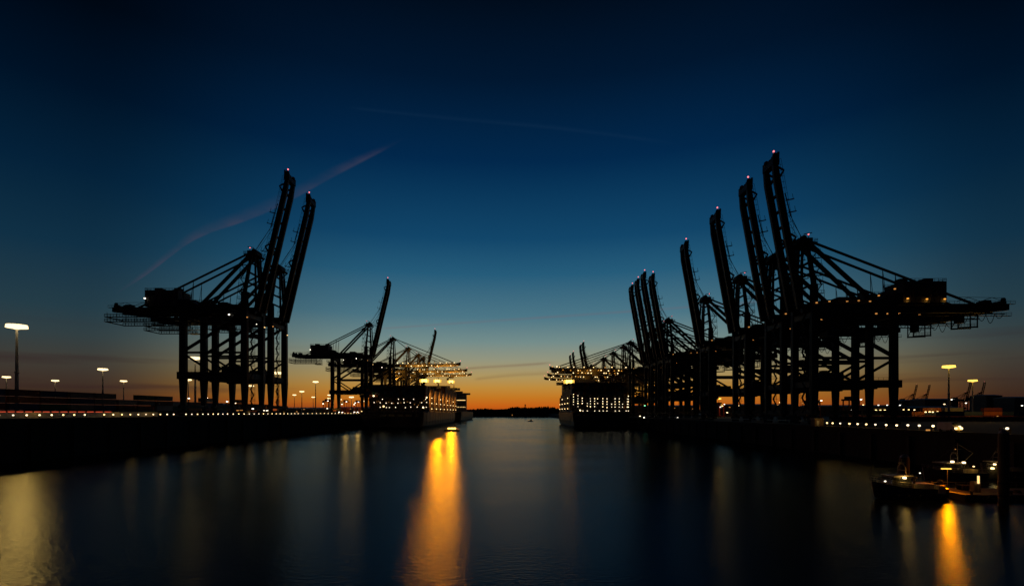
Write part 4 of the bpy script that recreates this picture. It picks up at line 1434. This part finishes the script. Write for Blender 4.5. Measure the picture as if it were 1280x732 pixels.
def boat(x, y, Lb, Bb, rz, label, hullm, cab, lights, rig=False):
    """Work boat, bow towards local -x."""
    t = empty("work_boat", (x, y, 0), label, "boat")
    t.rotation_euler.z = rz
    st = []
    for f, w, zd, zk in ((0.0, .03, 2.75, .9), (.06, .35, 2.6, .1), (.16, .72, 2.3, -.5), (.32, .95, 1.95, -.7), (.6, 1.0, 1.65, -.7), (.88, .95, 1.6, -.5), (1.0, .88, 1.65, -.1)):
        xx = -Lb / 2 + f * Lb + (0.35 if f == 0 else 0)
        b = Bb / 2 * w
        st.append([(xx - (.45 if f < .1 else 0), -b, zd), (xx, -b * .9, .35), (xx + .1, -b * .45, zk), (xx + .1, b * .45, zk), (xx, b * .9, .35), (xx - (.45 if f < .1 else 0), b, zd)])
    MB().loft(st).build("hull", hullm, t)
    mb = MB()
    pts = [(s[0][0], s[0][1] * .97, s[0][2]) for s in st[1:]]
    mb.rail(pts, .75, .9, .03)
    pts = [(s[5][0], s[5][1] * .97, s[5][2]) for s in st[1:]]
    mb.rail(pts, .75, .9, .03)
    mb.build("railing", M["galv"], t)
    mb = MB()
    for k in range(5):
        a = -Lb * .25 + k * Lb * .16
        mb.tube((a, -Bb / 2 - .16, .55), (a, -Bb / 2 - .02, .55), .3, 10)
    mb.build("tyre_fender", M["rubber"], t)
    c0, c1 = cab
    mb = MB()
    mb.loft([[(c0, -Bb * .32, 1.7), (c1, -Bb * .34, 1.7), (c1, Bb * .34, 1.7), (c0, Bb * .32, 1.7)],
             [(c0 + .1, -Bb * .31, 2.6), (c1, -Bb * .33, 2.6), (c1, Bb * .33, 2.6), (c0 + .1, Bb * .31, 2.6)],
             [(c0 + .5, -Bb * .28, 3.55), (c1 - .1, -Bb * .3, 3.55), (c1 - .1, Bb * .3, 3.55), (c0 + .5, Bb * .28, 3.55)]])
    wh = mb.build("wheelhouse", M["boat"], t)
    MB().box(c0 + .2, c1 + .2, -Bb * .36, Bb * .36, 3.553, 3.68).build("roof", M["boat_white"], wh)
    n = 3
    for i in range(n):
        a = c0 + .55 + i * (c1 - c0 - .8) / n
        MB().box(a, a + (c1 - c0 - .9) / n - .1, -Bb * .325, -Bb * .312, 2.7, 3.35).build("window", M["glass"], wh)
    MB().box(c0 + .22, c0 + .3, -Bb * .25, Bb * .25, 2.7, 3.3).build("window", M["glass"], wh)
    mb = MB()
    xm = c1 - .6
    mb.path([(xm, -.8, 3.68), (xm, -.7, 4.9), (xm, -.35, 5.35), (xm, .35, 5.35), (xm, .7, 4.9), (xm, .8, 3.68)], .07, 6)
    mb.tube((xm, -.75, 4.4), (xm, .75, 4.4), .05, 5)
    mb.tube((xm, 0, 5.3), (xm, 0, 6.1), .04, 5)
    mb.beam((xm - .5, 0, 5.5), (xm + .5, 0, 5.5), .15, .2)
    mb.build("mast_arch", M["galv"], t)
    mb = MB()
    mb.box(c1 + .6, Lb * .36, -Bb * .28, Bb * .28, 1.6, 2.3)
    mb.build("engine_casing", M["boat_white"], t)
    mb = MB()
    mb.lathe((c1 + 1.1, -.4, 2.3), [(.16, 0), (.16, .7), (.36, .85), (.36, 1.05), (.1, 1.15)], 10)
    mb.build("cowl_vent", M["boat"], t)
    if rig:
        mb = MB()
        mb.tube((c1 + .2, 0, 1.7), (c1 + .2, 0, 7.4), .09, 8, .05)
        mb.tube((c1 + .2, 0, 2.6), (c1 + 3.6, 0, 5.4), .06, 6)
        mb.tube((c1 + .2, 0, 7.2), (c1 + 3.6, 0, 5.4), .02, 4)
        mb.tube((c1 + .2, 0, 7.2), (-Lb * .46, 0, 2.5), .02, 4)
        mb.tube((c1 + .2, -.7, 6.2), (c1 + .2, .7, 6.2), .03, 5)
        mb.build("derrick", M["galv"], t)
        mb = MB()
        mb.lathe((c1 + 2.4, .3, 2.3), [(.45, 0), (.5, .4), (.3, .9)], 10)
        mb.build("winch", M["boat"], t)
    for (lx, ly, lz, s, g, pw, c) in lights:
        MB().box(lx - s, lx + s, ly - s, ly + s, lz - s * .8, lz + s * .8).build("deck_lamp", M[g], t)
        if pw:
            l = lamp("boat_light", (lx, ly - s - .25, lz), pw, c, .12)
            l.parent = t
    return t


b1 = PW(1142, 624)
boat(b1.x, b1.y + 1.4, 11.2, 3.6, 0.06, "low dark work boat moored with its bow to the open basin, lamp on its wheelhouse", M["boat"], (-3.4, -.2),
     [(-1.5, -1.35, 3.35, .17, "g_quay", 60, SODIUM), (-4.0, -.6, 2.75, .09, "g_white", 0, None), (2.2, 0, 3.9, .06, "g_white", 0, None)])
boat(PW(1213, 604).x, PW(1213, 604).y + 4, 12.5, 3.8, 0.12, "dark work boat moored behind the pontoon, two lamps high on its wheelhouse", M["boat"], (-3.2, 1.0),
     [(-1.6, -1.5, 3.9, .2, "g_quay", 16, SODIUM), (.9, -1.5, 3.7, .2, "g_quay", 16, SODIUM), (.4, -.3, 6.2, .07, "g_dim", 0, None), (3.4, -1.2, 2.9, .1, "g_warm", 20, SODIUM)], rig=True)
boat(PW(1272, 601).x, PW(1272, 601).y + 3, 10, 3.4, 0.2, "dark boat at the right edge behind the thick mooring pile", M["boat"], (-3.6, -.8),
     [(-3.9, -1.3, 3.2, .16, "g_quay", 30, SODIUM), (-4.3, -1.2, 2.4, .2, "g_warm", 30, SODIUM)], rig=True)

py0 = PW(1184, 622, .9)
pt = empty("pontoon", (88, 81, 0), "low dark floating pontoon with a warm-lit deck beside the work boat", "pontoon")
MB().box(-19.5, 20, -3.6, 3.6, -.4, .78).build("float", M["boat"], pt)
MB().box(-19.4, 19.9, -3.5, 3.5, .783, .92).build("deck", M["deck"], pt)
for x in (-18, -12, -6, 0, 6, 12):
    MB().lathe((x, -3.0, .92), [(.2, 0), (.17, .35), (.3, .42), (.3, .55)], 10).build("bollard", M["rubber"], pt)
    MB().tube((x + 2, -3.95, .3), (x + 2, -3.6, .3), .45, 12).build("tyre_fender", M["rubber"], pt)
mb = MB()
mb.rail([(-19, 3.3, .92), (19, 3.3, .92)], 1.0, 2, .03)
mb.build("railing", M["galv"], pt)
# things standing on the pontoon


def pontoon_lamp(px, h, label, power, c, arm=True, Y=79.8):
    x = (px - 640) / F * Y
    t = empty("lamp_post", (x, Y, .92), label, "lamp post")
    MB().tube((0, 0, 0), (0, 0, h), .06, 8, .05).build("post", M["galv"], t)
    if arm:
        MB().beam((-.9, .2, h), (.6, 0, h + .1), .07, .07).build("arm", M["galv"], t)
        MB().box(-1.0, .55, -.12, .12, h - .16, h - .04).build("lamp_head", M["g_sodium"], t)
    else:
        MB().box(-.1, .1, -.1, .1, h - 1.2, h).build("lamp_head", M["g_win"], t)
    if arm:
        lamp("pontoon_light", (x + 3.2, Y - 6.5, .92 + h - .3), 2600, c, .35, None, R(70), (-x, -Y, -Y * .25))  # unseen extra spot added to widen the amber reflection
        lamp("pontoon_light", (x - .3, Y - .5, .92 + h - .3), 2600, c, .35, None, R(70), (-x, -Y, -Y * .25))
    lamp("pontoon_light", (x - (.5 if arm else 0), Y + (.45 if arm else -.1), .92 + h - .3), power, c, .25)


pontoon_lamp(1184.5, 3.3, "slim lamp post on the pontoon with a bright amber lamp arm, lighting the water", 160, AMBER, True, 84.35)
pontoon_lamp(1223, 2.6, "second slim post on the pontoon with a lit upright strip", 30, SODIUM, False)
t = empty("crate", ((1177 - 640) / F * 78.6, 78.9, 0.93), "pale box standing on the pontoon end beside the boat's stern", "box")
MB().box(-.55, .55, -.45, .45, 0, 1.15).build("case", M["boat_white"], t)
MB().box(-.58, .58, -.48, .48, 1.153, 1.22).build("lid", M["boat_white"], t)
t = empty("locker", ((1219 - 640) / F * 80.5, 80.5, 0.93), "tan locker on the pontoon next to the post with the lit strip", "locker")
MB().box(-.5, .5, -.4, .4, 0, 1.6).build("case", M["deck"], t)
MB().box(-.46, .46, -.44, -.402, .1, 1.5).build("door", M["deck"], t)
t = empty("pipe_vent", ((1175 - 640) / F * 80.4, 80.4, 0.93), "dark round-headed vent standing by the amber lamp post", "vent")
MB().lathe((0, 0, 0), [(.22, 0), (.22, 1.1), (.1, 1.25), (.1, 1.35)], 10).build("stem", M["boat"], t)
MB().lathe((0, 0, 1.35), [(.1, 0), (.32, .12), (.36, .32), (.2, .52), (.05, .58)], 12).build("head", M["boat"], t)
t = empty("shed", (100.5, 82.2, .93), "small dark shed on the pontoon, close beside the thick mooring pile", "shed")
MB().box(-1.6, 1.6, -1.1, 1.1, 0, 2.3).build("wall", M["deck"], t)
MB().box(-1.8, 1.8, -1.3, 1.3, 2.303, 2.42).build("roof", M["galv"], t)
MB().box(-1.2, -.4, -1.14, -1.103, .05, 1.95).build("door", M["wood"], t)
MB().box(.2, 1.1, -1.14, -1.103, 1.1, 1.8).build("window", M["g_win"], t)
for k, (x, y) in enumerate(((92.3, 82.6), (93.1, 82.9), (92.8, 81.9))):
    t = empty("oil_drum", (x, y, .93), "dark steel drum in the small group behind the tan locker", "drum", "drums on the pontoon")
    MB().lathe((0, 0, 0), [(.29, 0), (.29, .28), (.31, .3), (.29, .32), (.29, .58), (.31, .6), (.29, .62), (.29, .88)], 14).build("barrel", M["boat"], t)
    MB().lathe((0, 0, .883), [(.30, 0), (.30, .03), (.26, .03)], 14).build("lid", M["galv"], t)
for k, (x, y, w, lab) in enumerate(((72.6, 82.4, .6, "low wooden crate on the pontoon near the amber lamp post"), (85.6, 81.4, .45, "small wooden crate in the open middle of the pontoon deck"))):
    t = empty("wooden_crate", (x, y, .93), lab, "crate")
    MB().box(-w, w, -w * .8, w * .8, 0.05, w * 1.3).build("case", M["wood"], t)
    mb = MB()
    for q in (-.9, 0, .9):
        mb.box(w * q - .06, w * q + .06, -w * .8 - .03, w * .8 + .03, 0, w * 1.3 + .03)
    mb.build("batten", M["deck"], t)
t = empty("rope_coil", (78.5, 79.6, .93), "dark coil of mooring rope lying on the pontoon deck", "rope")
mb = MB()
for k in range(4):
    r_ = .5 - .04 * k
    mb.path([(r_ * math.cos(a * math.pi / 6), r_ * math.sin(a * math.pi / 6), .06 + .1 * k) for a in range(13)], .06, 6)
mb.build("coil", M["wood"], t)
t = empty("gangway", (98, 84.4, .93), "pale sloping gangway rising from the pontoon to the right quay", "gangway")
MB().beam((0, 0, .1), (10.5, 3.0, 6.6), 1.4, .15).build("deck", M["galv"], t)
for s in (-1, 1):
    mb = MB()
    a, b = Vector((0.1, s * .7, .15)), Vector((10.4, 3.0 + s * .7, 6.65))
    for i in range(9):
        q = a.lerp(b, i / 8)
        mb.tube(q, q + Vector((0, 0, 1.0)), .03, 4)
    mb.tube(a + Vector((0, 0, 1)), b + Vector((0, 0, 1)), .035, 4)
    mb.build("railing", M["galv"], t)


def dolphin(px, pyt, Y, r, label):
    x = (px - 640) / F * Y
    zt = H - (pyt - YH) / F * Y
    t = empty("mooring_pile", (x, Y, 0), label, "mooring pile")
    mb = MB()
    mb.lathe((0, 0, 0), [(r * 1.05, -3), (r, 0.5), (r, zt - .4), (r * .9, zt)], 16)
    mb.build("shaft", M["wood"], t)
    MB().lathe((0, 0, zt + .003), [(r * .96, 0), (r * .6, .35), (.1, .55)], 16).build("cap", M["galv"], t)
    mb = MB()
    for z in (1.4, 3.2):
        mb.lathe((0, 0, z), [(r * 1.01, 0), (r * 1.08, .05), (r * 1.08, .25), (r * 1.01, .3)], 16)
    mb.build("collar", M["rubber"], t)


dolphin(1254.5, 541, 73, .62, "thick dark mooring pile rising before the pontoon near the right edge")
dolphin(1130.5, 571, 87, .72, "dark mooring pile standing in the water behind the work boat's bow")

# far motor launch in mid-basin
p = PW(663, 526.2)
t = empty("motor_launch", (p.x, p.y, 0), "tiny launch with two lamps far out in mid-basin", "boat")
st = [[(-4 + f * 8, -w, 1.1), (-4 + f * 8, -w * .7, -.3), (-4 + f * 8, w * .7, -.3), (-4 + f * 8, w, 1.1)] for f, w in ((0, .1), (.3, 1.1), (.7, 1.3), (1, 1.1))]
MB().loft(st).build("hull", M["boat"], t)
MB().box(-.5, 2, -.8, .8, 1.1, 2.5).build("cabin", M["boat"], t)
for x in (-3, 3):
    MB().box(x - .35, x + .35, -.3, .3, 1.3, 1.8).build("lamp", M["g_dim"], t)

# launch with glaring lamps near the left ship
p = PW(565, 538.5)
t = empty("motor_launch", (p.x, p.y, 0), "low launch with glaring lamps on the water beside the floodlit ship", "boat")
st = [[(-5.5 + f * 11, -w, 1.2), (-5.5 + f * 11, -w * .7, -.3), (-5.5 + f * 11, w * .7, -.3), (-5.5 + f * 11, w, 1.2)] for f, w in ((0, .1), (.3, 1.4), (.7, 1.6), (1, 1.4))]
MB().loft(st).build("hull", M["boat"], t)
MB().box(-1.0, 3, -1, 1, 1.2, 2.6).build("cabin", M["boat_white"], t)
MB().tube((0, 0, 2.6), (0, 0, 3.6), .06, 6).build("mast", M["galv"], t)
for x in (-2.0, 0, 2.0):
    MB().box(x - .8, x + .8, -1.35, -1.05, 1.5, 2.5).build("flood_lamp", M["g_amber"], t)
lamp("launch_light", (p.x, p.y - 2.0, 2.2), 2200, AMBER, .5, None, R(50), (-p.x, -p.y, -6))

# ------------------------------------------------------------------ far shore
mb = MB()
rng = random.Random(5)
for i in range(1500):
    x = rng.uniform(-420, 420)
    y = 1512 + rng.uniform(0, 60)
    base = 20 + 3.5 * math.sin(x * .021) + 2.5 * math.sin(x * .067 + 1)
    h = base + rng.uniform(-5, 6)
    r_ = rng.uniform(3, 6.5)
    zc = 1.6
    prof = [(r_ * .5, 0), (r_, h * .3), (r_ * rng.uniform(.8, 1.1), h * .6), (r_ * rng.uniform(.45, .75), h * .85), (r_ * .15, h)]
    n = 6
    a0 = rng.uniform(0, 6)
    mb.loft([[(x + r * rng.uniform(.75, 1.25) * math.cos(a0 + 2 * math.pi * j / n), y + r * math.sin(a0 + 2 * math.pi * j / n), zc + z + rng.uniform(-.8, .8)) for j in range(n)] for r, z in prof])
tag(mb.build("far_woods", M["foliage"]), "dark wooded shore closing the basin between the two ships", "woods", None, "stuff")
t = empty("tower", ((656.5 - 640) / F * 1500, 1500, 1.6), "slim tower standing above the dark wooded far shore", "tower")
MB().lathe((0, 0, 0), [(2.0, 0), (1.4, 22), (1.3, 30.5), (1.8, 31), (1.8, 34)], 10).build("shaft", M["brick"], t)
MB().lathe((0, 0, 34.0), [(2.0, .003), (2.0, .6), (.3, 1.6)], 10).build("roof", M["roof"], t)
p = P(640.3, 518.8, 1480)
t = empty("shore_lamp", (p.x, 1506, 1.6), "faint pale lamp low on the dark far shore", "lamp")
MB().tube((0, 0, 0), (0, 0, max(1, p.z - 1.6)), .2, 6).build("post", M["galv"], t)
MB().box(-1.0, 1.0, -.4, .4, p.z - 1.6, p.z + .4).build("lamp_head", M["g_dim"], t)

# ------------------------------------------------------------------ camera and render
cd = bpy.data.cameras.new("camera")
cam = bpy.data.objects.new("camera", cd)
col.objects.link(cam)
cam.location = (0, 0, H)
cam.rotation_euler = (R(90), 0, 0)
cd.sensor_width, cd.lens = 36.0, 18.0
cd.shift_y = (YH - 366) / 1280
cd.clip_start, cd.clip_end = 0.5, 20000
scene.camera = cam
vs = scene.view_settings
vs.view_transform, vs.look, vs.exposure, vs.gamma = 'Standard', 'None', 0.0, 1.0
cy = scene.cycles
cy.use_denoising = True
cy.max_bounces, cy.diffuse_bounces, cy.glossy_bounces = 5, 2, 3
cy.sample_clamp_indirect = 2.0
cy.use_light_tree = True
scene.render.film_transparent = False
